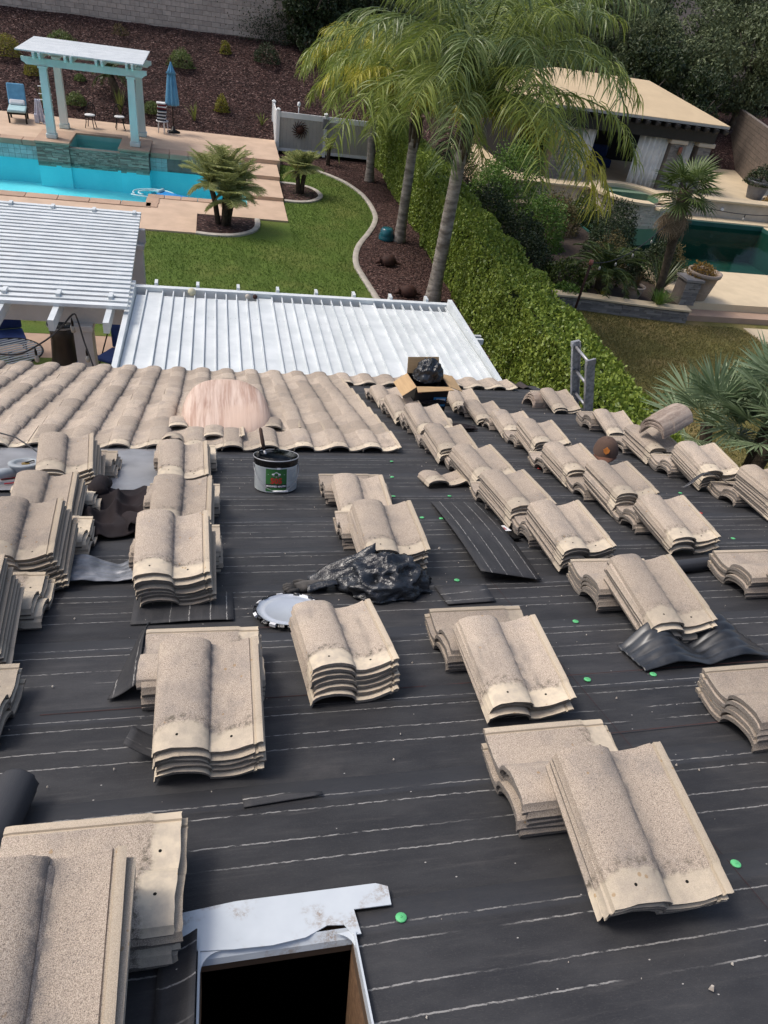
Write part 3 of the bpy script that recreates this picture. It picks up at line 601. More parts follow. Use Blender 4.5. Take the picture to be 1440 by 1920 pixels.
for sx_ in (-1, 1): h = MB(); h.box(sx_ * .146 - .006, sx_ * .146 + .006, -.012, .012, .15, .172); h.build('handle_ear', MT['steel'], bk)
br = thing('mastic_brush', 'stained wooden brush handle sticking out of the mastic tub', 'brush', RM(.30, 4.70, .20, 0))
h = MB(); h.tube([(.01, 0, 0), (-.005, .012, .05)], .009, 8); h.build('ferrule', MT['steel'], br, True)
h = MB(); h.tube([(-.005, .012, .05), (-.015, .02, .10), (-.03, .035, .19), (-.034, .038, .20)], [.0095, .014, .012, .006], 10); h.build('handle', MT['woodh'], br, True)

ld = thing('bucket_lid', 'round silver bucket lid with crimped edge beside a tile stack', 'lid', RM(.30, 2.85, .016, 12))
b = MB(); b.lathe([(.001, .010), (.105, .010), (.112, .013), (.118, .009), (.140, .009), (.146, .016)], 40, cap=False); b.build('plate', MT['lidmetal'], ld, True)
for i in range(24):
    t = 2 * math.pi * i / 24; b = MB(); b.box(-.014, .014, -.004, .010, .0, .014, M=Matrix.Rotation(t, 4, 'Z') @ Matrix.Translation((0, .148, .004)) @ Matrix.Rotation(R(random.uniform(-35, 25)), 4, 'X'))
    b.build('crimp_tab', MT['white'] if i % 3 == 0 else MT['tar'], ld)

def crumple(rx_, ry_, rz_, seed, amp=.25, fr=2.2, n=56, m=28, sharp=1.0, flat=.0):
    b = MB(); rr = []
    for j in range(m + 1):
        ph = math.pi * .5 * (1 - j / m) if False else math.pi * j / m - math.pi / 2
        ring = []
        for i in range(n):
            t = 2 * math.pi * i / n; d = Vector((math.cos(ph) * math.cos(t), math.cos(ph) * math.sin(t), math.sin(ph)))
            q = 0; a = 1.0; fq = fr
            for o_ in range(4):
                q += a * (1 - 2 * abs(noise.noise(d * fq + Vector((seed, seed * 1.7, o_ * 9))))); a *= .42; fq *= 2.2
            k = 1 + amp * (q - .9)
            p = Vector((d.x * rx_ * k, d.y * ry_ * k, max(d.z * rz_ * k, -flat) if d.z < 0 else d.z * rz_ * k)); ring.append(p)
        rr.append(ring)
    b.rings(rr, cap=False); return b
bg_ = thing('trash_bag', 'crumpled shiny black plastic trash bag lying on the felt', 'trash bag', RM(.73, 3.07, .012, 0) @ Matrix.Scale(.92, 4))
crumple(.235, .17, .16, 3.0, .28, 1.7, 110, 54, flat=.002).build('bag_body', MT['bag'], bg_, True, T(.06, 0, .01))
def sheet(pts_fn, nu, nv, mat, name, parent, M=None, thick=.0015, smooth=True):
    b = MB(); b.rings([[pts_fn(i / nu, j / nv) for i in range(nu + 1)] for j in range(nv + 1)], cap=False, closed=False); o = b.build(name, mat, parent, smooth, M)
    so = o.modifiers.new('solid', 'SOLIDIFY'); so.thickness = thick; so.offset = 1; return o
sheet(lambda u, v: (-.36 + .36 * u + .02 * v, -.06 + .16 * v * (1 - .35 * u) + .05 * u, .012 + .17 * u * v + .04 * u + .016 * noise.noise((u * 5, v * 6, 1)) + .03 * math.sin(v * 7 + u * 3) * (1 - u)), 22, 16, MT['bag'], 'bag_flap', bg_)
sheet(lambda u, v: (-.06 + .20 * u, .10 + .14 * v, .15 + .05 * math.sin(u * 6) + .04 * noise.noise((u * 4, v * 5, 7)) - .12 * v), 16, 12, MT['bag'], 'bag_neck', bg_)
gl = thing('work_glove', 'dark work glove beside the black trash bag', 'glove', RM(.40, 3.08, .013, 100))
b = MB(); b.tube([(0, -.10, .02), (0, -.05, .024), (0, 0, .024), (0, .05, .018)], [.034, .038, .042, .036], 12); b.build('palm', MT['glove'], gl, True, Matrix.Diagonal((1, 1, .6, 1)))
for i in range(4): b = MB(); x = -.03 + .02 * i; b.tube([(x, .045, .014), (x * 1.15, .085, .016), (x * 1.2, .115 - .008 * abs(i - 1.5), .010)], [.0105, .0105, .008], 8); b.build('finger', MT['glove'], gl, True)
b = MB(); b.tube([(.03, -.02, .014), (.062, .015, .014), (.066, .045, .011)], [.013, .012, .009], 8); b.build('thumb', MT['glove'], gl, True)

# felt scraps
def scrap(name, label, pts_fn, nu, nv, M, cat='felt scrap'):
    o = sheet(pts_fn, nu, nv, MT['scrap'], name, None, M, .003); return tag(o, label, cat, 'loose felt scraps')
scrap('felt_scrap', 'long lined felt strip lying across the slope left of tile stacks', lambda u, v: (1.22 * v, .33 * u, .012 + .05 * (1 - v) ** 2 * (u + .2) + .03 * math.sin(v * 3.1)), 8, 30, RM(1.62, 3.06, .01, 86))
scrap('felt_scrap', 'small felt offcut beyond the low stack by bucket lid', lambda u, v: (.25 * u, .20 * v - .06 * u * v, .006 + .02 * v * u), 6, 6, RM(1.05, 2.86, .01, 3))
scrap('felt_scrap', 'square lined felt scrap in front of stack by dark cloth', lambda u, v: (.27 * v, .43 * u, .006 + .03 * max(0, u - .9) * 8 * v + .004 * math.sin(u * 5)), 14, 8, RM(.055, 2.80, .012, 90))
scrap('felt_scrap', 'curled upright felt scrap at left side of a tile stack', lambda u, v: (.48 * v, .012 + .085 * u * (1.25 - .85 * v), .008 + .12 * (1 - u) ** 1.5 * math.sin(math.pi * (.18 + .72 * v))), 10, 14, RM(-.275, 2.26, .010, 90))
scrap('felt_scrap', 'dark curled felt corner under stack beside square scrap', lambda u, v: (.17 * u, .09 * v, .004 + .05 * (1 - u) ** 2 * 1.2), 8, 6, RM(-.30, 1.93, .012, -12))
scrap('felt_scrap', 'thin felt sliver alone on the open felt near camera', lambda u, v: (.235 * u, .052 * v * (1 - .75 * u), .004 + .004 * u), 8, 3, RM(.06, 1.675, .011, 4))
scrap('felt_scrap', 'felt flap turned up left of the roof opening', lambda u, v: (.085 * u, .30 * v, .004 + .035 * u ** 2), 5, 8, RM(-.145, .965, .012, 0))
tag(sheet(lambda u, v: (.50 * u, .03 * v + .05 * math.sin(u * 3.1), .05 + .07 * math.sin(math.pi * u) ** 2 * 1.3), 16, 2, MT['scrap'], 'felt_strip', None, RM(3.33, 4.36, .04, 6), .003), 'narrow black felt strip draped over right edge stacks', 'felt strip')
def rollthing(label, x, s_, yaw, L, r_):
    t = thing('felt_roll', label, 'felt roll', RM(x, s_, .012 + r_, yaw), 'rolls of roofing felt'); b = MB()
    b.rings([[(L * k, (r_ - .003 * math.sin(9 * i)) * math.cos(2 * math.pi * i / 22), r_ * math.sin(2 * math.pi * i / 22)) for i in range(22)] for k in (0, .01, .5, .99, 1)]); b.build('roll', MT['felt'], t, True)
    b = MB(); b.tube([(-.004, 0, 0), (L + .004, 0, 0)], r_ * .35, 14); b.build('core', MT['card'], t, True); return t
rollthing('black felt roll standing at the left photo edge', -.60, 1.36, 86, .44, .055)
rollthing('black felt roll lying behind the stack above wavy flashing', 2.24, 3.10, 9, .72, .035)
rollthing('black felt roll end at the right photo edge', 2.34, 2.22, 2, .5, .05)
# flashings
def wavy(u, v, amp, L, W, k): return (L * u, W * v, .008 + amp * (.5 - .5 * math.cos(2 * math.pi * k * u)) ** .8 * (.25 + .75 * v) + .0055 * abs(math.sin(v * 15)) + .006 * noise.noise((u * 9, v * 4, 3)))
tag(sheet(lambda u, v: wavy(u, v, .115, .66, .20, 2), 80, 40, MT['blackflash'], 'eave_closure', None, RM(1.70, 2.21, .012, 4), .002), 'wavy glossy black eave closure strip below a tile stack', 'flashing')
tag(sheet(lambda u, v: wavy(u, v, .06, .50, .19, 1.5), 60, 40, MT['lead'], 'lead_flashing', None, RM(-.82, 3.19, .012, 3), .002), 'crinkled grey lead flashing strip between two left stacks', 'flashing')
# utility knife / label strip
kn = thing('utility_scraper', 'dark scraper with white label beside the long felt strip', 'scraper', RM(1.70, 3.78, .02, -82))
b = MB(); b.box(-.14, .02, -.018, .018, 0, .012); b.box(.02, .16, -.024, .024, .002, .010); b.build('blade_bar', MT['blackmetal'], kn, bevel=.002)
b = MB(); b.box(-.04, .05, -.019, .019, .0125, .0135); b.build('label', MT['white'], kn)
b = MB(); b.box(-.01, .03, -.019, .0, .0136, .0142); b.build('print', MT['boxred'], kn)
# jacket
def cl(u, v):
    x, y = u - .5, v - .5; rr = math.hypot(x * 1.1, y); f_ = max(0, 1 - (rr / .62) ** 2)
    wob = noise.noise((u * 3, v * 3, 5)) * .10
    wx, wy = u + .22 * noise.noise((u * 1.7, v * 1.7, 2)), v + .22 * noise.noise((u * 1.7, v * 1.7, 9))
    fold = .60 * (1 - abs(math.sin(8.5 * (wx * .9 + wy * .55)))) ** 1.3 + .45 * (1 - abs(math.sin(10 * (wx * .5 - wy * .95) + 1))) ** 1.5 + .25 * noise.noise((u * 4, v * 4, 3)) + .12 * noise.noise((u * 9, v * 9, 3))
    return (.62 * x * (1 + wob), .80 * y * (1 + wob) + .12 * x, .006 + f_ ** .6 * (.0 + .105 * fold))
ck = thing('dark_cloth', 'crumpled dark maroon jacket between left stacks', 'jacket', RM(-.60, 4.14, .012, 0))
sheet(cl, 64, 64, MT['cloth'], 'jacket_body', ck, thick=.004)
b = MB(); b.tube([(-.10, .16, .05), (-.13, .24, .08), (-.12, .32, .09), (-.10, .40, .06)], [.06, .055, .05, .04], 14); o = b.build('sleeve', MT['cloth'], ck, True)
b = MB(); b.tube([(.10, -.20, .035), (.15, -.28, .05), (.17, -.34, .045)], [.055, .06, .062], 14, cap=False); b.build('cuff', MT['cloth'], ck, True)
b = MB(); b.tube([(.20, .20, .03), (.24, .26, .08), (.26, .28, .12)], [.05, .045, .035], 12); b.build('collar', MT['glove'], ck, True)

# cardboard box with black bags
bx = thing('cardboard_box', 'open cardboard box with black bags standing on tile stacks', 'cardboard box', ROOF @ T(2.06, 7.02, .12, 6) @ Matrix.Rotation(ROOF_A * .9, 4, 'X') @ Matrix.Scale(1.02, 4))
bw, bd, bh = .175, .15, .27
b = MB()
for x0, x1, y0, y1 in ((-bw, bw, -bd, -bd + .006), (-bw, bw, bd - .006, bd), (-bw, -bw + .006, -bd, bd), (bw - .006, bw, -bd, bd)): b.box(x0, x1, y0, y1, 0, bh)
b.box(-bw, bw, -bd, bd, 0, .006); b.build('carton', [MT['boxblack']], bx)
def flap(name, corners, mat): b = MB(); b.add(corners, [(0, 1, 2, 3)]); o = b.build(name, mat, bx); so = o.modifiers.new('s', 'SOLIDIFY'); so.thickness = .005; return o
flap('flap', [(-bw, -bd, bh), (-bw, bd, bh), (-bw - .13, bd, bh - .10), (-bw - .13, -bd, bh - .10)], MT['card']); flap('flap', [(bw, -bd, bh), (bw, bd, bh), (bw + .15, bd, bh - .03), (bw + .15, -bd, bh - .05)], MT['card'])
flap('flap', [(-bw, bd, bh), (bw, bd, bh), (bw - .02, bd + .05, bh + .16), (-bw, bd + .05, bh + .15)], MT['card']); flap('flap', [(-bw, -bd, bh + .001), (bw, -bd, bh + .001), (bw + .01, -bd - .09, bh + .01), (-bw - .0, -bd - .06, bh - .03)], MT['card'])
b = MB(); b.box(.03, .165, -bd - .003, -bd - .001, .06, .16); b.build('blue_print', MT['boxblue'], bx); b = MB(); b.box(.06, .155, -bd - .005, -bd - .0035, .115, .145); b.build('print_stripe', MT['white'], bx)
b = MB(); b.box(-.15, -.11, -bd - .003, -bd - .001, .205, .235); b.build('pink_print', MT['boxred'], bx)
bb = tag(crumple(.145, .125, .19, 9.0, .22, 1.6, 90, 44).build('liner_bag', MT['bag'], None, True, bx.matrix_world @ T(.0, .03, .28)), 'shiny black bag liner bulging from the cardboard box', 'bag')
tag(crumple(.16, .07, .04, 12.0, .3, 2.0, 40, 18).build('black_rag', MT['cloth'], None, False, RM(2.10, 6.86, .17, 4)), 'black rag lying in front of the cardboard box', 'rag')
tag(crumple(.15, .10, .03, 15.0, .3, 2.0, 40, 18, flat=.002).build('black_rag', MT['cloth'], None, False, RM(2.28, 6.40, .03, -20)), 'black rag on felt between two tile rows', 'rag')

# baseball cap
cp = thing('baseball_cap', 'brown baseball cap with orange emblem resting on a tile stack', 'cap', ROOF @ T(2.82, 4.66, .275, 152) @ Matrix.Rotation(R(-14), 4, 'X'))
b = MB(); rr = []
for k in range(11):
    ph = math.pi / 2 * k / 10; rr.append([(.092 * math.cos(ph) ** .8 * math.cos(2 * math.pi * i / 30), .105 * math.cos(ph) ** .8 * math.sin(2 * math.pi * i / 30), .005 + .118 * math.sin(ph)) for i in range(30)])
b.rings(rr, cap=False); b.build('crown', MT['cap'], cp, True)
b = MB(); b.lathe([(.001, .127), (.007, .125), (.009, .121)], 12); b.build('button', MT['cap'], cp, True)
sheet(lambda u, v: ((u - .5) * .165 * (1 - .25 * v * v), .085 + .085 * v * (1 - (2 * u - 1) ** 2 * .75) - .05 * (2 * u - 1) ** 2, .012 - .02 * (2 * u - 1) ** 2 - .012 * v), 14, 8, MT['capbrim'], 'brim', cp, thick=.004)
b = MB(); pts = [(-.018, .0), (-.024, .022), (-.012, .030), (0, .042), (.012, .030), (.024, .022), (.018, 0), (0, -.014)]
b.add([(x, .1035 - (z + .03) ** 2 * 3.2 + .004, .052 + z) for x, z in pts], [tuple(range(8))]); b.build('emblem', MT['orange'], cp)

# circular saw with its cord
sw = thing('circular_saw', 'grey circular saw lying on the metal sheet at left edge', 'circular saw', RM(-1.22, 4.78, .03, 25))
b = MB(); b.lathe([(.06, 0), (.075, .02), (.088, .075), (.102, .092), (.102, .104), (.066, .106), (.062, .088), (.02, .086), (.001, .086)], 34, cap=False); b.build('guard', MT['sawgrey'], sw, True)
b = MB(); b.lathe([(.058, .089), (.058, .092), (.001, .092)], 30, cap=False); b.build('blade', MT['steel'], sw); b = MB(); b.lathe([(.024, .092), (.024, .098), (.001, .098)], 16, cap=False); b.build('hub', MT['brass'], sw)
b = MB(); b.box(.0, .09, -.006, .006, .099, .104, M=Matrix.Rotation(.5, 4, 'Z')); b.build('lever', MT['blackmetal'], sw); b = MB(); b.box(-.15, .06, -.09, -.08, .0, .006); b.box(-.15, .05, .02, .10, 0, .006); b.build('base_plate', MT['redplug'], sw)
b = MB(); b.tube([(-.06, -.02, .05), (-.13, -.03, .055), (-.19, -.02, .05), (-.22, .0, .03)], [.03, .034, .032, .026], 12); b.build('motor', MT['sawgrey'], sw, True)
b = MB(); b.tube([(.09, .02, .075), (.15, .03, .06), (.21, .05, .03), (.24, .05, .02)], [.014, .012, .01, .01], 8); b.build('handle', MT['blackmetal'], sw, True)
cd = thing('power_cord', 'dark power cord with red plug running over the left tiles', 'cord', RM(0, 0, 0))
b = MB(); b.tube([(-1.75, 5.75, .12), (-1.58, 5.55, .13), (-1.42, 5.38, .14), (-1.30, 5.27, .10), (-1.16, 5.12, .05), (-1.02, 5.0, .035), (-.98, 4.92, .04)], .0055, 7); b.build('cable', MT['cable'], cd, True)
b = MB(); b.tube([(-1.06, 4.92, .10), (-1.04, 5.0, .12), (-1.0, 5.05, .135)], [.008, .014, .013], 8); b.build('plug', MT['redplug'], cd, True); b = MB(); b.tube([(-1.1, 4.80, .10), (-1.09, 4.86, .10), (-1.06, 4.92, .10)], .005, 7); b.build('tail', MT['cable'], cd, True)

# ladder leaning on the rake
la = thing('ladder', 'worn grey aluminium extension ladder leaning on the right roof edge', 'ladder', T(0, 0, 0))
LB, LT_ = Vector((5.25, 0, 0)), Vector((4.02, 0, 4.12)); dz_ = (LT_ - LB).normalized()
def rail(Y, top):
    b = MB(); Mx = Matrix.Translation((LB.x, Y, 0)) @ Matrix.Rotation(math.atan2(dz_.x, dz_.z), 4, 'Y'); L = top
    b.box(-.05, .05, -.007, .007, 0, L, M=Mx); s_ = 1 if Y > 6.9 else -1
    b.box(-.05, -.042, -.042 if s_ > 0 else .007, -.007 if s_ > 0 else .042, 0, L, M=Mx); b.box(.042, .05, -.042 if s_ > 0 else .007, -.007 if s_ > 0 else .042, 0, L, M=Mx); return b
YN, YF = 6.62, 7.06
rail(YN, 4.26).build('rail', MT['alum'], la); rail(YF, 4.28).build('rail', MT['alum'], la)
for k in range(14):
    d = .25 + .305 * k; p = LB + dz_ * d; b = MB(); b.tube([(p.x, YN + .007, p.z), (p.x, YF - .007, p.z)], .017, 10); b.build('rung', MT['steel'], la, True)
for Y in (YN, YF): b = MB(); p = LB + dz_ * 4.27; b.box(-.05, .05, -.012, .012, -.05, .012, M=Matrix.Translation((p.x, Y + (.014 if Y > 6.9 else -.014), p.z)) @ Matrix.Rotation(math.atan2(dz_.x, dz_.z), 4, 'Y')); b.build('end_cap', MT['steel'], la)

# ================================================================== GROUND OF BOTH YARDS
g = MB(); g.box(-400, 400, -200, 500, -2.2, -1.7); struct(g.build('ground', MT['soil']))
def slab(name, polys, z1, mat, z0=-1.69):
    b = MB()
    for p in polys: b.prism(p, z0, z1)
    return struct(b.build(name, mat))
def rect(x0, x1, y0, y1): return [(x0, y0), (x1, y0), (x1, y1), (x0, y1)]
PX0, PX1, PY0, PY1 = -14.0, 0.9, 24.75, 29.55          # left pool
# curb line between lawn and mulch bed
curb_pts = [(2.6, 31.6), (3.3, 31.45), (3.9, 31.2), (4.82, 29.98), (5.3, 28.6), (5.46, 27.3), (5.44, 25.7), (5.2, 24.6), (4.83, 23.58), (4.35, 22.4), (4.08, 21.4), (3.98, 20.5), (4.03, 19.7), (4.16, 18.2), (4.3, 16.5), (4.35, 13), (4.35, 9)]
def smooth_line(P, n=5):
    out = []
    for i in range(len(P) - 1):
        p0, p1, p2, p3 = (Vector(P[max(i - 1, 0)]), Vector(P[i]), Vector(P[i + 1]), Vector(P[min(i + 2, len(P) - 1)]))
        for k in range(n):
            t = k / n; out.append(tuple(.5 * ((2 * p1) + (p2 - p0) * t + (2 * p0 - 5 * p1 + 4 * p2 - p3) * t * t + (3 * p1 - p0 - 3 * p2 + p3) * t ** 3)))
    out.append(tuple(P[-1])); return out
CL = smooth_line(curb_pts)
slab('lawn', [[(-14, 15.7), (-14, 22.3), (2.25, 22.3), (2.25, 31.6)] + CL[:-1] + [(4.35, 15.7)]], 0.0, MT['lawn'])
slab('lawn', [rect(-.63, 2.25, 22.3, 24.15)], -.003, MT['lawn'])
slab('patio', [rect(-14, 4.35, -5, 13.6)], -.01, MT['deck'])
slab('grass_strip', [rect(-14, 4.35, 13.6, 14.1)], -.004, MT['lawn']); slab('path', [rect(-14, -1.2, 14.1, 15.2), rect(-1.2, 4.35, 14.1, 15.2)], -.008, MT['coping']); slab('grass_strip', [rect(-14, 4.35, 15.2, 15.7)], -.002, MT['lawn'])
slab('mulch_bed', [CL + [(8.5, 9), (8.5, 33.45), (2.45, 33.45), (2.45, 31.6)]], .02, MT['mulch'])
slab('mulch_bed', [rect(4.35, 8.5, -5, 9)], .02, MT['mulch'])
def curbing(name, P, w=.085, h=.07, label=None):
    b = MB(); rr = []
    for i, p in enumerate(P):
        a = Vector(P[max(i - 1, 0)]); c = Vector(P[min(i + 1, len(P) - 1)]); d = (c - a).normalized(); nrm = Vector((-d.y, d.x)); p = Vector(p)
        rr.append([(*(p - nrm * w), -.05), (*(p + nrm * w), -.05), (*(p + nrm * w), h * .7), (*(p + nrm * w * .5), h), (*(p - nrm * w * .5), h), (*(p - nrm * w), h * .7)])
    b.rings(rr); o = b.build(name, MT['curb'], None, True); o.data.set_sharp_from_angle(angle=R(50)); return tag(o, label, 'kerb')
curbing('garden_kerb', CL[4:], label='long curved concrete kerb between green lawn and mulch bed')
bed1 = [(-.63, 22.36), (-.1, 22.30), (.5, 22.42), (1.0, 22.85), (1.22, 23.4), (1.25, 24.1)]
bed2 = [(2.3, 26.5), (2.9, 26.52), (3.4, 26.85), (3.7, 27.5), (3.55, 28.3), (3.0, 28.75), (2.3, 28.8)]
slab('palm_bed', [smooth_line(bed1) + [(-.63, 24.15)]], .03, MT['mulch']); slab('palm_bed', [smooth_line(bed2)], .035, MT['mulch'])
curbing('garden_kerb', smooth_line(bed1), label='short curved kerb round the larger palm clump bed'); curbing('garden_kerb', smooth_line(bed2), label='round kerb of the smaller palm clump bed beside the steps')
# pool deck with steps rising to the back
slab('pool_deck', [rect(-2.22, -.63, 22.3, 25.4), rect(-.63, 1.26, 24.15, 25.4), rect(1.26, 2.25, 24.15, 26.3), rect(.98, 1.26, 25.4, 26.3)], .05, MT['deck'])
slab('pool_deck', [rect(-14, -2.22, 22.3, 24.35)], .046, MT['deck'])
slab('step', [rect(.98, 2.25, 26.3, 28.5)], .17, MT['deck']); slab('step', [rect(.98, 2.27, 28.5, 30.3)], .30, MT['deck'])
slab('back_deck', [rect(-14, -5.125, 29.95, 33.8), rect(-5.125, -3.415, 30.935, 33.8), rect(-3.415, .93, 29.95, 33.8), rect(.93, 2.40, 30.3, 33.8)], .45, MT['deck'])
for i in range(14):    # joints cut in the back deck are narrow coping bricks along the pool edge
    x0 = -14 + 1.065 * i
    if x0 > .5: break
for x0, x1, y0, y1, z in [(-14 + .92 * i, -14 + .92 * i + .905, 24.35, 24.8, .075) for i in range(13)] + [(-2.22, -1.86, 24.4 + .5 * i, 24.88 + .5 * i, .075) for i in range(2)]:
    if x1 < -2.2 or y0 > 24.3:
        b = MB(); b.box(x0, min(x1, -1.86), y0, y1, -.2, z); struct(b.build('coping_stone', MT['coping'], bevel=.012))
for i in range(6): b = MB(); b.box(-2.22 + .53 * i, -2.22 + .53 * i + .515, 25.38, 25.75, -.2, .075); struct(b.build('coping_stone', MT['coping'], bevel=.012))
for i in range(11):
    x0 = -14.2 + .75 * i; b = MB(); b.box(x0, x0 + .735, 29.50, 29.98, .30, .475); struct(b.build('coping_stone', MT['coping'], bevel=.012))
for i in range(5):
    x0 = -2.38 + .67 * i; b = MB(); b.box(x0, x0 + .655, 29.50, 30.25, .30, .475); struct(b.build('coping_stone', MT['coping'], bevel=.012))
b = MB(); b.box(-2.24, -1.84, 24.81, 25.37, -.3, .07); struct(b.build('coping_stone', MT['coping'])); b = MB(); b.box(-9.0, -6.75, 24.81, 25.35, -.3, .075); struct(b.build('coping_stone', MT['coping'], bevel=.012))
# basin and water
b = MB(); b.box(PX0, PX1, PY0 - .3, PY1 + .3, -1.68, -.95); b.box(PX0, PX1 + .1, PY1, PY1 + .42, -1.25, -.15); b.box(PX1, PX1 + .1, 25.5, PY1, -1.25, .04); b.box(-2.24, PX1, 25.3, 25.42, -1.25, .04); b.box(PX0, -2.1, PY0 - .3, PY0, -1.25, .04); b.box(-2.24, -2.1, PY0, 25.42, -1.25, .04); b.box(PX0, -1.9, PY0, PY0 + .45, -1.25, -.45)
struct(b.build('pool_basin', MT['plaster']))
b = MB(); b.add([(PX0, PY0, -.1), (-2.1, PY0, -.1), (-2.1, 25.42, -.1), (PX1, 25.42, -.1), (PX1, PY1, -.1), (PX0, PY1, -.1)], [(0, 1, 2, 3, 4, 5)]); struct(b.build('pool_water', MT['water']))
# tiled far wall of the pool
pt = MB(); pt.box(0, .192, 0, .02, 0, .142); ptm = pt.mesh('wall_tile', MT['pooltile'])
bw_ = MB(); bw_.box(-14, PX1, 29.55, 29.9, -.16, .30); bw_ = struct(bw_.build('pool_wall', MT['mortar']))
for i in range(46):
    for j in range(3):
        x = -11 + .2 * i
        if -6.2 < x < -2.5 or x > .7 or x < -9.2: continue
        obj('wall_tile', ptm, bw_, T(x, 29.53, -.155 + .15 * j))
# raised spa between two stone piers
def stone_face(b, x0, x1, y0, z0, z1, depth=.05, hmin=.035, hmax=.07, lmin=.12, lmax=.34, axis='x', rnd=random.Random(3)):
    z = z0
    while z < z1 - .01:
        h_ = min(rnd.uniform(hmin, hmax), z1 - z); x = x0
        while x < x1 - .01:
            l_ = min(rnd.uniform(lmin, lmax), x1 - x); d = rnd.uniform(.3, 1) * depth
            if axis == 'x': b.box(x + .003, x + l_ - .003, y0 - d, y0 + .02, z + .003, z + h_ - .003)
            else: b.box(y0 - d, y0 + .02, x + .003, x + l_ - .003, z + .003, z + h_ - .003)
            x += l_
        z += h_
def stone_parts(parent, mat, x0, x1, y0, z0, z1, axis='x', **k):
    b = MB(); stone_face(b, x0, x1, y0, z0, z1, axis=axis, **k); return stuff(b.build('stacked_stone', mat, parent))
spa = thing('spa', 'raised square spa with stacked stone piers under white pergola', 'spa', T(0, 0, 0))
for x0, x1 in ((-6.2, -5.12), (-3.42, -2.42)):
    b = MB(); b.box(x0, x1, 29.22, 30.6, -.2, .50); b.build('pier', MT['mortar'], spa); b = MB(); b.box(x0, x1, 29.2, 30.6, -1.2, -.201); b.build('pier_foot', MT['plaster'], spa); stone_parts(spa, MT['stone'], x0, x1, 29.22, -.25, .50, lmin=.15, lmax=.4)
    b = MB(); b.box(x0 - .04, x1 + .04, 29.12, 30.9, .502, .58); b.build('coping', MT['coping'], spa, bevel=.015)
b = MB(); b.box(-5.12, -3.42, 29.32, 29.45, -.2, .36); b.build('spillway_wall', MT['mortar'], spa); b = MB(); b.box(-5.12, -3.42, 29.3, 29.45, -1.2, -.201); b.build('spillway_foot', MT['plaster'], spa); stone_parts(spa, MT['stone'], -5.12, -3.42, 29.32, -.25, .35, hmin=.03, hmax=.05, lmin=.08, lmax=.22)
b = MB(); b.box(-5.16, -3.38, 29.27, 29.5, .361, .40); b.build('spillway_cap', MT['stone'], spa); b = MB(); b.box(-5.2, -3.3, 30.93, 31.3, .3, .56); b.build('back_coping', MT['coping'], spa)
b = MB(); b.box(-5.12, -3.42, 29.46, 30.92, -.6, -.45); b.box(-5.12, -3.42, 30.5, 30.92, -.45, .10); b.box(-5.12, -4.72, 29.46, 30.5, -.45, .10); b.box(-3.7, -3.42, 29.46, 30.5, -.45, .10); b.box(-5.13, -5.115, 29.46, 30.92, -.45, .5); b.box(-3.425, -3.41, 29.46, 30.92, -.45, .5); b.box(-5.12, -3.42, 30.905, 30.925, -.45, .5); b.build('basin', MT['spaplaster'], spa)
b = MB(); b.add([(-5.11, 29.46, .37), (-3.43, 29.46, .37), (-3.43, 30.9, .37), (-5.11, 30.9, .37)], [(0, 1, 2, 3)]); b.build('water', MT['water'], spa)

# slope with bark, and the block wall above it
k_ = .388
sl = MB(); nx, ny = 70, 26
sl.rings([[(-16 + 32 * i / nx, 33.78 + 9.0 * j / ny, .40 + min(9.0 * j / ny * k_, 2.95 + .012 * i) + .07 * noise.noise((i * .5, j * .6, 2)) * min(1, j / 3)) for i in range(nx + 1)] for j in range(ny + 1)], cap=False, closed=False)
struct(sl.build('mulch_slope', MT['mulch'], None, True))
wl_ = thing('block_wall', 'tan slump block garden wall above the bark slope', 'wall', T(0, 41.2, 3.0, 1.0))
b = MB(); b.box(-12, 5.2, .03, .2, -.4, 2.75); b.build('mortar_core', MT['mortar'], wl_)
bl = MB(); bl.box(.006, .394, 0, .05, .005, .195); blm = bl.mesh('block', MT['block'])
for j in range(12):
    for i in range(36):
        x = -9.6 + .4 * i + (.2 if j % 2 else 0)
        if x > 4.8 or j > 9 and x < -4: continue
        obj('block', blm, wl_, T(x, -.02 + random.uniform(-.006, .006), -.1 + .2 * j))

# ------------------------------------------------------------------ white pergola over the spa
pg = thing('pergola', 'white timber pergola on four tapered posts over the spa', 'pergola', T(0, 0, 0))
def post(x, y, z0, z1, w0=.15, w1=.115):
    b = MB(); b.rings([[(x - w, y - w, z), (x + w, y - w, z), (x + w, y + w, z), (x - w, y + w, z)] for w, z in ((w0 * .92, z0 + .16), (w1, z1))])
    o = b.build('post', MT['pergola'], pg); b = MB(); b.box(x - w0 * 1.15, x + w0 * 1.15, y - w0 * 1.15, y + w0 * 1.15, z0, z0 + .15); b.build('post_base', MT['pergola'], o, bevel=.02)
    b = MB(); b.box(x - w1 * 1.25, x + w1 * 1.25, y - w1 * 1.25, y + w1 * 1.25, z1 + .002, z1 + .07); b.build('post_cap', MT['pergola'], o)
for x in (-5.72, -2.9):
    post(x, 29.72, .585, 2.72); post(x + .06, 32.0, .455, 2.72)
def corbel(x0, x1, y, z, h=.24, t=.05):
    b = MB(); P = [(x0, z + h), (x0, z + h * .45), (x0 + .10, z + .05), (x0 + .14, z), (x1 - .14, z), (x1 - .10, z + .05), (x1, z + h * .45), (x1, z + h)]
    b.add([(x, y - t, zz) for x, zz in P] + [(x, y + t, zz) for x, zz in P], [tuple(range(8)), tuple(range(8, 16))[::-1]] + [(i, 8 + i, 8 + (i + 1) % 8, (i + 1) % 8) for i in range(8)]); return b
for y in (29.66, 32.0): corbel(-6.35, -2.35, y, 2.795, .22).build('beam', MT['pergola'], pg)
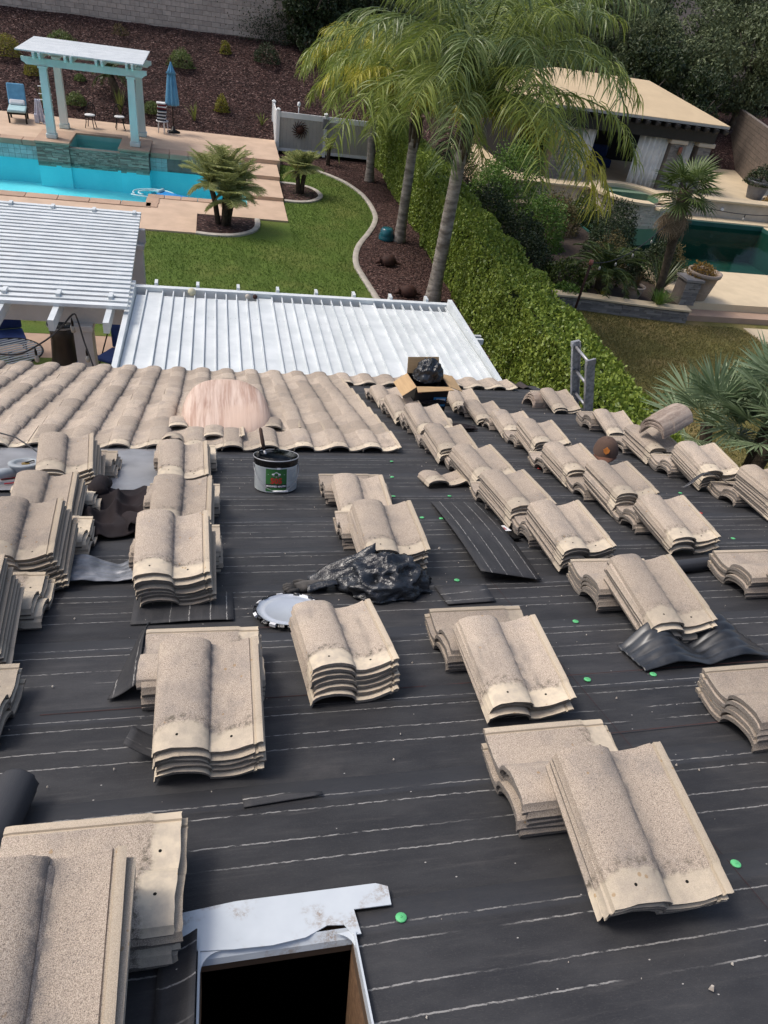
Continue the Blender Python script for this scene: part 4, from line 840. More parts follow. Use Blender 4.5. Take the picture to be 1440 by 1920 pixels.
for i in range(4):
    for dx in (-.09, .09):
        x = -5.78 + .97 * i + dx; b = MB(); P = [(29.2, 3.03), (29.2, 3.10), (29.3, 3.015 + .005), (32.5, 3.015 + .005), (32.6, 3.10), (32.6, 3.22), (29.2, 3.22)]
        P = [(29.16, 3.22), (29.16, 3.12), (29.26, 3.02), (32.46, 3.02), (32.56, 3.12), (32.56, 3.22)]
        b.add([(x - .035, y, z) for y, z in P] + [(x + .035, y, z) for y, z in P], [tuple(range(6))[::-1], tuple(range(6, 12))] + [(i_, (i_ + 1) % 6, 6 + (i_ + 1) % 6, 6 + i_) for i_ in range(6)]); b.build('rafter', MT['pergola'], pg)
for i in range(19): b = MB(); y = 29.22 + .177 * i; b.box(-6.42, -2.42, y, y + .168, 3.224, 3.262); b.build('roof_board', MT['whitemetal'], pg)

# ------------------------------------------------------------------ furniture round the spa
def bistro(x, y, yaw, label):
    t = thing('bistro_chair', label, 'chair', T(x, y, .452, yaw), 'black wire bistro chairs')
    b = MB(); b.lathe([(.001, .47), (.17, .47), (.195, .455), (.19, .43), (.001, .43)], 22); b.build('seat_cushion', MT['white'], t, True); b = MB(); b.lathe([(.2, .425), (.2, .415), (.19, .415), (.19, .425)], 22); b.build('seat_rim', MT['blackmetal'], t)
    for a in (45, 135, 225, 315):
        c, s_ = math.cos(R(a)), math.sin(R(a)); b = MB(); b.tube([(.17 * c, .17 * s_, .42), (.18 * c, .18 * s_, .2), (.235 * c, .235 * s_, .0)], .016, 6); b.build('leg', MT['blackmetal'], t, True)
    b = MB(); b.tube([(.19 * math.cos(a), .17 * abs(math.sin(a)) ** .4 + .03, .42 + .42 * math.sin(a)) for a in [math.pi * i / 16 for i in range(17)]], .017, 6); b.build('back_hoop', MT['blackmetal'], t, True)
    for i in range(5): xx = -.11 + .055 * i; b = MB(); b.tube([(xx, .19, .44), (xx * 1.1, .205, .44 + .38 * math.sqrt(max(.05, 1 - (xx / .19) ** 2)))], .010, 5); b.build('back_wire', MT['blackmetal'], t, True)
bistro(-4.78, 32.5, -10, 'left black wire bistro chair with white cushion behind the spa'); bistro(-3.72, 32.75, 12, 'right black wire bistro chair with white cushion behind the spa')
lo = thing('lounge_chair', 'blue cushioned lounge chair on black frame left of pergola', 'lounge chair', T(-7.35, 32.45, .452, 188))
b = MB(); b.box(-.33, .33, -.45, .55, .30, .36); b.build('frame', MT['blackmetal'], lo)
for x in (-.29, .29):
    for y in (-.4, .5): b = MB(); b.box(x - .03, x + .03, y - .03, y + .03, 0, .30); b.build('leg', MT['blackmetal'], lo)
b = MB(); b.box(-.31, .31, -.42, .58, .361, .46); b.build('seat_cushion', MT['cushion'], lo, bevel=.04)
b = MB(); b.box(-.31, .31, -.05, .05, 0, .72, M=Matrix.Translation((0, -.44, .44)) @ Matrix.Rotation(R(14), 4, 'X')); b.build('back_cushion', MT['blue'], lo, bevel=.04)
b = MB(); b.box(-.27, .27, -.06, .06, 0, .2, M=Matrix.Translation((0, -.28, .47)) @ Matrix.Rotation(R(40), 4, 'X')); b.build('pillow', MT['white'], lo, bevel=.05)
tr = thing('towel_rack', 'pale towel rack hung with a lavender towel beside lounge chair', 'towel rack', T(-6.35, 32.4, .452, 0))
b = MB(); b.tube([(.05, 0, 0), (.05, 0, 1.35)], .025, 8); b.lathe([(.2, 0), (.2, .03), (.03, .05)], 16, M=T(.05, 0, 0)); b.build('stand', MT['white'], tr, True)
for z in (1.25, 1.0, .8): b = MB(); b.tube([(-.16, 0, z), (.3, 0, z + .02)], .018, 6); b.build('arm', MT['white'], tr, True)
sheet(lambda u, v: (-.22 + .36 * (u - .5) * (.5 + .6 * v) , -.06 + .05 * math.sin(u * 18) * (.3 + v), .82 - .78 * v), 20, 8, MT['lav'], 'towel', tr, thick=.02)
b = MB(); crm = crumple(.10, .08, .05, 5, .3); crm.build('hat', MT['white'], tr, True, T(.05, 0, 1.38)); b = MB(); b.box(-.42, -.26, -.12, .05, .0, .32); b.build('bag', MT['lav'], tr, bevel=.03)
um = thing('patio_umbrella', 'closed light blue patio umbrella on round black base', 'umbrella', T(-1.72, 33.25, .452))
b = MB(); b.lathe([(.26, 0), (.26, .03), (.08, .10), (.03, .22), (.001, .22)], 22); b.build('base', MT['blackmetal'], um, True); b = MB(); b.tube([(0, 0, .2), (0, 0, 2.5)], .02, 8); b.build('pole', MT['blackmetal'], um, True)
b = MB(); b.rings([[((r_ * (1 + .28 * math.cos(8 * 2 * math.pi * i / 48))) * math.cos(2 * math.pi * i / 48), (r_ * (1 + .28 * math.cos(8 * 2 * math.pi * i / 48))) * math.sin(2 * math.pi * i / 48), z) for i in range(48)] for z, r_ in ((.98, .20), (1.05, .21), (1.5, .17), (2.0, .125), (2.08, .115))]); b.build('canopy', MT['blue'], um, True)
b = MB(); b.rings([[((r_ * (1 + .2 * math.cos(8 * 2 * math.pi * i / 48))) * math.cos(2 * math.pi * i / 48), (r_ * (1 + .2 * math.cos(8 * 2 * math.pi * i / 48))) * math.sin(2 * math.pi * i / 48), z) for i in range(48)] for z, r_ in ((2.06, .17), (2.2, .10), (2.42, .03), (2.5, .01))]); b.build('canopy_vent', MT['blue'], um, True)
b = MB(); b.lathe([(.001, 2.5), (.025, 2.53), (.02, 2.58), (.001, 2.6)], 8); b.build('finial', MT['rust'], um, True)
so_ = thing('stool', 'white round stool holding folded towels under the umbrella', 'stool', T(-2.12, 32.95, .452))
b = MB(); b.lathe([(.001, .45), (.23, .45), (.24, .42), (.001, .42)], 20); b.build('seat', MT['white'], so_)
for a in range(5): c, s_ = math.cos(a * 1.257), math.sin(a * 1.257); b = MB(); b.tube([(.18 * c, .18 * s_, .42), (.21 * c, .21 * s_, 0)], .018, 6); b.build('leg', MT['white'], so_, True)
tw = ['navycloth', 'white', 'navycloth', 'white', 'navycloth', 'white', 'navycloth', 'redcloth', 'white', 'redcloth', 'white']
tn = ['navy', 'white', 'navy', 'white', 'navy', 'white', 'navy', 'red', 'white', 'red', 'white']; on = ['lowest', 'second', 'third', 'fourth', 'fifth', 'sixth', 'seventh', 'eighth', 'ninth', 'tenth', 'topmost']
for i, t in enumerate(tw): b = MB(); b.box(-.17, .17, -.15, .15, 0, .055); tag(b.build('folded_towel', MT[t], None, M=T(-2.12 + random.uniform(-.02, .02), 32.95, .904 + .058 * i, random.uniform(-8, 8)), bevel=.02), f'{tn[i]} folded towel, {on[i]} from bottom of pile on white stool', 'towel', 'towels piled on the stool')
fl_ = thing('pool_float', 'flat blue float board drifting in the pool corner', 'pool float', T(-1.35, 26.15, -.09, -30))
b = MB(); b.box(-.65, .65, -.2, .2, 0, .06); b.build('board', MT['bluefloat'], fl_, bevel=.04); b = MB(); b.tube([(-.6, -.15, .09), (-.6, .15, .09)], .06, 10); b.build('headrest', MT['cushion'], fl_, True)
hs_ = MB(); hs_.tube([(-2.15 + (.75 + .25 * (a > 14)) * math.cos(a * .25) * (1 - .015 * a), 26.35 + .55 * math.sin(a * .25) * (1 - .012 * a), -.085) for a in range(42)], .03, 6); tag(hs_.build('pool_hose', MT['hose'], None, True), 'pale vacuum hose coiled on the pool water', 'hose')

# ------------------------------------------------------------------ vinyl gate
ga = thing('vinyl_gate', 'white framed vinyl gate and fence with grey board panels', 'gate', T(0, 33.5, .05))
for x, y in ((2.5, 0), (4.5, .03), (6.5, .06), (2.42, 1.7)): b = MB(); b.box(x - .065, x + .065, y - .065, y + .065, 0, 1.62); o = b.build('post', MT['vinyl'], ga); b = MB(); b.rings([[(x - w, y - w, z), (x + w, y - w, z), (x + w, y + w, z), (x - w, y + w, z)] for w, z in ((.08, 1.621), (.08, 1.65), (.02, 1.70))]); b.build('post_cap', MT['vinyl'], o)
for x0, x1, y in ((2.566, 4.434, .015), (4.566, 6.434, .045)):
    b = MB(); b.box(x0, x1, y - .03, y + .03, 1.36, 1.56); b.build('top_rail', MT['vinyl'], ga); b = MB(); b.box(x0, x1, y - .03, y + .03, .08, .2); b.build('bottom_rail', MT['vinyl'], ga)
    nb = 12; 
    for i in range(nb): a = x0 + (x1 - x0) * i / nb; b = MB(); b.box(a + .004, a + (x1 - x0) / nb - .002, y - .014, y + .014, .201, 1.359); b.build('board', MT['panel'], ga)
b = MB(); b.box(2.40, 2.44, .07, 1.63, .1, 1.58); b.build('return_panel', MT['vinyl'], ga)
b = MB(); b.box(4.36, 4.62, -.12, -.075, 1.12, 1.5); b.build('latch_box', MT['urn'], ga, bevel=.01)
b = MB(); b.tube([(3.35, .2, 1.4), (3.35, .2, 1.8)], .02, 8); b.lathe([(.001, 1.78), (.06, 1.8), (.075, 1.87), (.05, 1.95), (.001, 1.97)], 14, M=T(3.35, .2, 0)); tag(b.build('globe_light', MT['white'], None, True, T(0, 33.5, .05)), 'small white globe light behind the vinyl gate', 'light')
su = thing('sun_ornament', 'rusty metal sun ornament with curled rays on the gate', 'ornament', T(3.42, 33.44, 1.02))
b = MB(); b.rings([[(r_ * math.cos(2 * math.pi * i / 24), -y, r_ * math.sin(2 * math.pi * i / 24)) for i in range(24)] for r_, y in ((.15, .02), (.15, .04), (.11, .08), (.01, .10))]); b.build('disc', MT['rust'], su, True)
for i in range(16): b = MB(); a = 2 * math.pi * i / 16; b.tube([((.13 + .06 * k) * math.cos(a + .16 * math.sin(k * 1.3)), -.03, (.13 + .06 * k) * math.sin(a + .16 * math.sin(k * 1.3))) for k in range(5)], [.03, .027, .022, .015, .004], 6); b.build('ray', MT['rust'], su, True)

# ------------------------------------------------------------------ patio cover below the eave
pc = thing('patio_cover', 'white ribbed metal patio cover roof below the tiled eave', 'patio cover', T(0, 0, 0))
X0, X1, Y0, Y1 = -1.34, 4.02, 7.3, 11.72
def zc(y): return 2.62 - .03 * (y - 7.3)
b = MB(); b.add([(X0, Y0, zc(Y0) - .02), (X1, Y0, zc(Y0) - .02), (X1, Y1 - .17, zc(Y1) - .02), (X0, Y1 - .17, zc(Y1) - .02), (X0, Y0, zc(Y0) - .05), (X1, Y0, zc(Y0) - .05), (X1, Y1 - .17, zc(Y1) - .05), (X0, Y1 - .17, zc(Y1) - .05)], [(0, 1, 2, 3), (4, 7, 6, 5), (0, 4, 5, 1), (1, 5, 6, 2), (2, 6, 7, 3), (3, 7, 4, 0)]); b.build('underside', MT['whitemetal'], pc)
xs = [X0 + .10, .22 + X0, .55 + X0]; x = X0 + .62
wide = {3: .34, 12: .30, 21: .30}
edges = [X0 + .06]; i = 0
while edges[-1] < X1 - .2: edges.append(edges[-1] + (.25 if i in (1, 11, 21) else .168)); i += 1
edges.append(X1 - .05)
for i in range(len(edges) - 1):
    a, c = edges[i], edges[i + 1]; ye = Y1 - (.16 if (i not in (1, 11, 21)) else .02)
    b = MB()
    b.rings([[(a + .002, y, zc(y)), (c - .030, y, zc(y)), (c - .026, y, zc(y) + .034), (c - .010, y, zc(y) + .034), (c - .006, y, zc(y)), (c - .002, y, zc(y)), (c - .002, y, zc(y) - .018), (a + .002, y, zc(y) - .018)] for y in (Y0, ye)]); b.build('roof_panel', MT['whitemetal'], pc)
    if i not in (1, 11, 21): b = MB(); b.box(c - .028, c - .008, ye + .001, Y1 - .001, zc(Y1), zc(Y1) + .036); b.build('rib_end', MT['whitemetal'], pc)
    for hx in (.25, .7):
        if i % 2 == 0: b = MB(); b.lathe([(.007, .003), (.001, .006)], 8, M=T(a + (c - a) * hx, 10.75 + random.uniform(-.04, .04), zc(10.75))); b.build('screw', MT['sawgrey'], pc)
b = MB(); b.box(X0 - .02, X1 + .03, Y1, Y1 + .10, 2.36, 2.56); b.build('front_gutter', MT['whitemetal'], pc)
for x0, x1 in ((X0 - .02, X0 + .05), (X1 - .045, X1 + .03)): b = MB(); b.box(x0, x1, Y0, Y1 - .001, 2.38, 2.66); b.build('side_fascia', MT['whitemetal'], pc)
b = MB(); b.box(X0 - .02, X1 + .03, Y1 - .14, Y1 - .02, 2.2, 2.38); b.build('header_beam', MT['beamgrey'], pc)
for i in range(8): xx = X0 + .35 + .66 * i; b = MB(); b.box(xx - .025, xx + .025, Y1 + .101, Y1 + .26, 2.47, 2.60); b.build('rafter_tail', MT['whitemetal'], pc)
b = corbel(3.4, 4.42, 10.9, 2.22, .16, .03); b.build('beam_end', MT['beamgrey'], pc); corbel(3.4, 4.40, 10.72, 2.24, .16, .03).build('beam_end', MT['whitemetal'], pc)
for x in (X0 + .3, X1 - .4): b = MB(); b.box(x - .08, x + .08, 11.5, 11.66, 0, 2.2); b.build('post', MT['beamgrey'], pc)
for x, y, r_, mt, lb in ((-.42, 11.63, .065, 'yellow', 'yellowish ball caught on the far edge of patio cover'), (.48, 11.60, .045, 'curb', 'small grey ball on the far edge of patio cover'), (.60, 11.62, .04, 'rust', 'small brown ball on the far edge of patio cover')):
    b = MB(); b.rings([[(r_ * math.cos(p_) * math.cos(2 * math.pi * i / 16), r_ * math.cos(p_) * math.sin(2 * math.pi * i / 16), r_ * math.sin(p_)) for i in range(16)] for p_ in [math.pi * (j / 8 - .5) for j in range(9)]], cap=False); tag(b.build('ball', MT[mt], None, True, T(x, y, 2.52 + r_ * .6)), lb, 'ball')

# ------------------------------------------------------------------ slatted pergola at the left, with what stands under it
sp = thing('slat_pergola', 'white slatted patio pergola with grey beam left of patio cover', 'pergola', T(0, 0, 0))
for i in range(26): y = 10.42 + .174 * i; b = MB(); b.box(-7, -1.30 - .0055 * i, y, y + .105, 2.725, 2.775); b.build('slat', MT['whitemetal'], sp)
for i in range(8):
    x = -1.55 - .72 * i; b = MB(); b.box(x - .04, x + .04, 9.95, 15.05, 2.56, 2.72); b.build('rafter', MT['whitemetal'], sp)
    for y in (10.72, 14.72): b = MB(); b.box(x - .03, x + .03, y - .08, y + .08, 2.776, 2.82); b.build('cleat', MT['whitemetal'], sp)
for y in (10.25, 10.37): pass
b = MB(); b.box(-7, -1.36, 10.82, 10.92, 2.30, 2.555); b.build('beam', MT['beamgrey'], sp); b = MB(); b.box(-7, -1.36, 14.5, 14.6, 2.30, 2.555); b.build('beam', MT['beamgrey'], sp)
for x, y in ((-2.02, 10.87), (-1.55, 14.55), (-6, 14.55)): b = MB(); b.box(x - .13, x + .13, y - .13, y + .13, 0, 2.2); o = b.build('post', MT['beamgrey'], sp); b = MB(); b.box(x - .16, x + .16, y - .16, y + .16, 2.2, 2.298); b.build('capital', MT['beamgrey'], o, bevel=.015)
sl_ = thing('string_lights', 'black string lights with clear bulbs hanging from the slatted pergola', 'string lights', T(0, 0, 0))
cab = [(-3.6, 10.0, 2.28), (-3.2, 10.1, 2.12), (-2.85, 10.2, 2.05), (-2.55, 10.35, 2.16), (-2.3, 10.5, 2.32), (-2.1, 10.62, 2.52), (-2.04, 10.6, 2.45), (-1.95, 10.4, 2.2), (-1.85, 10.2, 2.0), (-1.75, 10.0, 1.75), (-1.7, 9.8, 1.5)]
b = MB(); b.tube(smooth_line(cab, 4), .012, 6); b.build('cable', MT['cable'], sl_, True)
for x, y, z in ((-3.2, 10.1, 2.12), (-2.62, 10.3, 2.13), (-2.12, 10.6, 2.48), (-1.92, 10.33, 2.14), (-1.83, 10.15, 1.95)):
    b = MB(); b.tube([(x, y, z), (x, y, z - .07), (x, y, z - .13)], [.004, .018, .018], 8); o = b.build('socket', MT['blackmetal'], sl_, True); b = MB(); b.lathe([(.016, z - .131), (.035, z - .18), (.03, z - .23), (.001, z - .25)], 10, M=T(x, y, 0)); b.build('bulb', MT['bulb'], o, True)
bn = thing('trash_bin', 'dark brown round bin with black liner under the slatted pergola', 'bin', T(-3.0, 14.0, -.008))
b = MB(); b.lathe([(.27, 0), (.29, .02), (.27, .06), (.235, .55), (.24, .56), (.235, .58), (.24, .6), (.235, .62), (.25, .80), (.22, .80), (.20, .1)], 28, cap=False); b.build('body', MT['brownplastic'], bn, True); b = MB(); b.lathe([(.24, .74), (.275, .80), (.26, .88), (.22, .86), (.20, .72), (.001, .70)], 28, cap=False); b.build('liner', MT['bag'], bn, True); b = MB(); b.lathe([(.277, .78), (.28, .80), (.277, .82)], 28, cap=False); b.build('band', MT['steel'], bn)
pch = thing('patio_chair', 'navy blue canvas patio chair under the slatted pergola', 'chair', T(-4.05, 14.15, -.008, 20))
b = MB(); b.box(-.3, .3, -.3, .3, .36, .44); b.build('seat', MT['navy'], pch, bevel=.03); b = MB(); b.box(-.3, .3, .24, .36, .44, 1.0); b.build('back', MT['navy'], pch, bevel=.04)
for x in (-.26, .26):
    for y in (-.26, .26): b = MB(); b.tube([(x, y, 0), (x, y, .36)], .02, 6); b.build('leg', MT['blackmetal'], pch)
pch2 = thing('folding_chair', 'navy blue folding chair half hidden behind pergola post', 'chair', T(-1.98, 13.5, -.008, -30))
b = MB(); b.box(-.27, .27, -.28, .28, .36, .42); b.build('seat', MT['navy'], pch2, bevel=.02); b = MB(); b.box(-.27, .27, .26, .32, .42, .95); b.build('back', MT['navy'], pch2, bevel=.02)
for s_ in (-1, 1): b = MB(); b.tube([(s_ * .29, -.28, 0), (s_ * .29, .3, .9)], .015, 6); b.tube([(s_ * .29, .28, 0), (s_ * .29, -.28, .5)], .015, 6); b.build('frame', MT['blackmetal'], pch2)
tb = thing('patio_table', 'round black mesh patio table cut by the left photo edge', 'table', T(-3.72, 12.9, -.008))
b = MB(); b.lathe([(.55, .70), (.57, .72), (.55, .735), (.53, .72)], 36, cap=False); b.build('rim', MT['blackmetal'], tb)
for k in range(-6, 7):
    L = math.sqrt(max(0, .54 ** 2 - (k * .085) ** 2)); b = MB(); b.box(-L, L, k * .085 - .022, k * .085 + .022, .715, .723); b.build('slat', MT['sawgrey'], tb, M=Matrix.Rotation(R(35), 4, 'Z'))
b = MB(); b.tube([(0, 0, 0), (0, 0, .71)], .04, 8); b.lathe([(.28, 0), (.28, .03), (.05, .06)], 18); b.build('pedestal', MT['blackmetal'], tb, True)
tag(crumple(.22, .16, .16, 31, .2, 1.6).build('blue_bag', MT['navy'], None, True, T(-2.55, 13.45, .14)), 'navy cloth bag on the patio beside the brown bin', 'bag')

# ------------------------------------------------------------------ bed ornaments
pt_ = thing('teal_pot', 'upturned teal glazed pot in the mulch beside a palm trunk', 'pot', T(5.36, 23.15, .02)); b = MB(); b.lathe([(.24, 0), (.255, .03), (.25, .10), (.24, .12), (.245, .13), (.20, .33), (.165, .37), (.15, .375), (.001, .375)], 26); b.build('body', MT['teal'], pt_, True)
b = MB(); b.lathe([(.253, .115), (.258, .125), (.25, .135)], 26, cap=False); b.build('band', MT['teal'], pt_, True)
def critter(x, y, yaw, label):
    t = thing('rusty_armadillo', label, 'garden ornament', T(x, y, .02, yaw), 'rusty animal ornaments'); 
    b = MB(); b.rings([[(xx, r_ * math.cos(a) , max(.02, .12 + r_ * 1.05 * math.sin(a))) for a in [2 * math.pi * i / 16 for i in range(16)]] for xx, r_ in ((-.24, .03), (-.2, .10), (-.1, .17), (0, .195), (.12, .18), (.2, .11), (.25, .04))]); b.build('shell', MT['rust'], t, True)
    b = MB(); b.tube([(-.2, 0, .14), (-.28, 0, .13), (-.34, 0, .10), (-.40, 0, .07)], [.07, .07, .055, .02], 10); o = b.build('head', MT['rust'], t, True)
    for s_ in (-1, 1): b = MB(); b.tube([(-.27, s_ * .035, .17), (-.26, s_ * .06, .25)], [.03, .005], 6); b.build('ear', MT['rust'], o, True)
    for xx in (-.13, .13):
        for s_ in (-1, 1): b = MB(); b.tube([(xx, s_ * .1, .1), (xx, s_ * .12, 0)], [.035, .025], 7); b.build('leg', MT['rust'], t, True)
    b = MB(); b.tube([(.22, 0, .1), (.34, 0, .06), (.46, .03, .03)], [.05, .03, .006], 8); b.build('tail', MT['rust'], t, True)
critter(4.96, 20.75, 8, 'rusty animal ornament in mulch nearer the teal pot'); critter(5.08, 18.45, 5, 'rusty animal ornament in mulch just beyond patio cover')

# ================================================================== RIGHT-HAND NEIGHBOUR
slab('neighbour_lawn', [rect(8.5, 45, -5, 18.3)], 0.0, MT['lawn2'])
lw = [(9.2, 18.35), (10.2, 18.3), (11.4, 18.05), (12.6, 17.85), (13.4, 17.75)]
pw = thing('planter_wall', 'low stacked slate planter wall with pale cap beside neighbour lawn', 'wall', T(0, 0, 0))
for a, c in zip(lw, lw[1:]):
    L = math.dist(a, c); M = Matrix.Translation((*a, 0)) @ Matrix.Rotation(math.atan2(c[1] - a[1], c[0] - a[0]), 4, 'Z')
    b = MB(); b.box(0, L, 0, .25, 0, .36); b.build('core', MT['mortar'], pw, M=M); b = MB(); stone_face(b, 0, L, 0, 0, .36, .04, .035, .06, .12, .35); stuff(b.build('stacked_stone', MT['stonegrey'], pw, M=M))
    b = MB(); b.box(-.01, L + .01, -.09, .30, .362, .42); b.build('cap_stone', MT['deck2'], pw, M=M, bevel=.01)
slab('planter_soil', [[(8.5, 18.3), (9.2, 18.5), (13.4, 17.95), (13.4, 21.1), (8.5, 23.0)]], .30, MT['soil'])
slab('planter_soil', [[(8.5, 23.0), (13.4, 21.1), (13.4, 27.6), (8.5, 36.5)]], .25, MT['soil'])
slab('neighbour_step', [rect(13.45, 40, 17.95, 18.45)], .17, MT['coping']); slab('neighbour_deck', [rect(13.45, 40, 18.45, 21.45), rect(22.6, 40, 21.45, 28.2)], .38, MT['deck2'])
slab('stepping_slab', [rect(15.3, 17.6, 16.55, 17.6)], .02, MT['deck2']); slab('stepping_slab', [rect(16.0, 18.6, 15.0, 16.2)], .02, MT['deck2'])
slab('neighbour_deck', [rect(10.5, 40, 27.6, 28.2)], .44, MT['deck2'])
b = MB(); b.box(13.4, 22.6, 21.4, 27.6, -1.6, -1.1); b.box(13.4, 22.6, 27.5, 27.62, -1.1, .4); b.box(13.4, 13.46, 21.4, 27.6, -1.1, .3); b.box(22.55, 22.62, 21.4, 27.6, -1.1, .37)
struct(b.build('neighbour_pool_basin', MT['plaster2']))
b = MB(); b.add([(13.46, 21.42, .24), (22.56, 21.42, .24), (22.56, 27.5, .24), (13.46, 27.5, .24)], [(0, 1, 2, 3)]); struct(b.build('neighbour_pool_water', MT['water2']))
rw = thing('raised_wall', 'plastered raised wall with pale cap behind neighbour pool', 'wall', T(0, 0, 0))
b = MB(); b.box(10.6, 23.4, 28.25, 28.6, -.5, 1.06); b.build('wall_body', MT['stucco'], rw); b = MB(); b.box(10.5, 14.6, 28.12, 28.8, 1.062, 1.15); b.box(17.7, 23.5, 28.12, 28.8, 1.062, 1.15); b.build('cap', MT['deck2'], rw, bevel=.02)
b = MB(); b.box(23.4, 24.6, 28.0, 28.9, 0, 1.2); b.build('pier', MT['mortar'], rw); b = MB(); stone_face(b, 23.4, 24.6, 28.0, .4, 1.2); stuff(b.build('stacked_stone', MT['stonegrey'], rw)); b = MB(); b.tube([(20.8, 28.24, .8), (20.8, 28.15, .78)], .06, 10); b.build('spout', MT['white'], rw)
slab('upper_deck', [rect(10.5, 40, 28.62, 38)], .92, MT['deck2'])
rs = thing('round_spa', 'raised round stone spa with tan rim beside neighbour cabana', 'spa', T(16.1, 27.75, 0))
b = MB(); b.lathe([(1.5, -.4), (1.5, 1.12)], 40, cap=False); b.lathe([(1.22, 1.12), (1.22, .5), (.001, .5)], 40, cap=False); b.build('shell', MT['stonelight'], rs)
b = MB(); rnd = random.Random(5); z = .3
while z < 1.1:
    hh = rnd.uniform(.04, .08); a = 0.0
    while a < 6.28:
        da = rnd.uniform(.08, .2); d = rnd.uniform(.015, .06); c0, c1 = a + .003, min(a + da, 6.283) - .003
        P = [(1.5 * math.cos(c0), 1.5 * math.sin(c0)), (1.5 * math.cos(c1), 1.5 * math.sin(c1)), ((1.5 + d) * math.cos(c1), (1.5 + d) * math.sin(c1)), ((1.5 + d) * math.cos(c0), (1.5 + d) * math.sin(c0))]
        b.prism(P[::-1], z, z + hh - .006); a += da
    z += hh
stuff(b.build('stacked_stone', MT['stonelight'], rs))
b = MB(); n = 46
b.rings([[(1.66 * math.cos(t), 1.66 * math.sin(t), 1.125), (1.66 * math.cos(t), 1.66 * math.sin(t), 1.21), (1.2 * math.cos(t), 1.2 * math.sin(t), 1.21), (1.2 * math.cos(t), 1.2 * math.sin(t), 1.125)] for t in [R(-50) + R(328) * i / n for i in range(n + 1)]]); b.build('rim', MT['deck2'], rs)
b = MB(); b.lathe([(1.22, 1.06), (.001, 1.06)], 40, cap=False); b.build('water', MT['water2'], rs); b = MB(); b.lathe([(1.19, .52), (.001, .52)], 40, cap=False); b.build('floor', MT['plaster2'], rs)
b = MB(); b.box(-.3, .3, -1.75, -1.35, 1.0, 1.08, M=Matrix.Rotation(R(25), 4, 'Z')); b.build('spillway', MT['deck2'], rs)
# cabana
cb = thing('cabana', 'open cabana with tan hip roof, dark rafters and grey curtains', 'cabana', T(0, 0, 0))
EX0, EX1, EY0, EY1, EZ, RZ = 11.6, 20.6, 29.5, 36.5, 3.66, 4.55
b = MB(); A = [(EX0, EY0, EZ), (EX1, EY0, EZ), (EX1, EY1, EZ), (EX0, EY1, EZ), (13.9, 33, RZ), (18.3, 33, RZ)]
b.add(A + [(x, y, z - .10) for x, y, z in A[:4]], [(0, 1, 5, 4), (1, 2, 5), (2, 3, 4, 5), (3, 0, 4), (0, 6, 7, 1), (1, 7, 8, 2), (2, 8, 9, 3), (3, 9, 6, 0), (6, 9, 8, 7)]); b.build('roof', MT['tan'], cb)
b = MB(); b.box(EX0 + .02, EX1 - .02, EY0 - .012, EY0 - .001, EZ - .11, EZ - .02); b.build('drip_edge', MT['panel'], cb)
for i in range(20): x = EX0 + .25 + .45 * i; b = MB(); P = [(EY0 - .28, EZ - .13), (EY0 - .28, EZ - .20), (EY0 - .18, EZ - .30), (EY0 + .9, EZ - .30), (EY0 + .9, EZ - .13)]; b.add([(x - .05, y, z) for y, z in P] + [(x + .05, y, z) for y, z in P], [tuple(range(5))[::-1], tuple(range(5, 10))] + [(k, (k + 1) % 5, 5 + (k + 1) % 5, 5 + k) for k in range(5)]); b.build('rafter_tail', MT['black'], cb)
b = MB(); b.box(EX0 + .2, EX1 - .2, EY0 + .35, EY0 + .7, EZ - .75, EZ - .301); b.box(EX1 - .55, EX1 - .2, EY0 + .7, EY1, EZ - .75, EZ - .301); b.build('beam', MT['black'], cb)
for x in (13.65, 18.85, 20.15):
    b = MB(); b.box(x - .30, x + .30, 30.0, 30.6, .9, 2.88); o = b.build('column', MT['mortar'], cb); b = MB(); stone_face(b, x - .3, x + .3, 30.0, .9, 2.72, .04, .04, .07, .1, .3); stuff(b.build('stacked_stone', MT['stonegrey'], o)); b = MB(); b.box(x - .4, x + .4, 29.9, 30.7, 2.73, 2.90); b.build('capital', MT['stonelight'], o, bevel=.03)
for x0, x1 in ((14.02, 15.15), (17.15, 18.5), (19.3, 19.7)): sheet(lambda u, v: (x0 + (x1 - x0) * u + (.0 if u < .5 else .0) * v, 30.2 + .08 * math.sin(u * 6.28 * 5.5) + .03 * math.sin(u * 31), 3.0 - 2.08 * v), 60, 3, MT['curtain'], 'curtain', cb, thick=.01)
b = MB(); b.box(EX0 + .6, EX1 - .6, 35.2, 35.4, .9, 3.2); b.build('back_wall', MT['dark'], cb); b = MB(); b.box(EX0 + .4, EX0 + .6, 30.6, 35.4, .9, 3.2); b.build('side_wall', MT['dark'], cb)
for x in (13.55, 18.98): b = MB(); b.box(x - .07, x + .07, 29.86, 29.955, 2.35, 2.65); tag(b.build('wall_lantern', MT['lamp'], None, bevel=.02), 'small terracotta lantern on the %s cabana column' % ('left' if x < 15 else 'right'), 'lantern', 'cabana column lanterns')
sf = thing('outdoor_sofa', 'dark outdoor sofa inside the shaded cabana', 'sofa', T(16.2, 33, .925)); b = MB(); b.box(-1.3, 1.3, -.4, .4, .1, .45); b.build('seat', MT['navy'], sf, bevel=.05); b = MB(); b.box(-1.3, 1.3, .25, .45, .45, .9); b.build('back', MT['navy'], sf, bevel=.05)
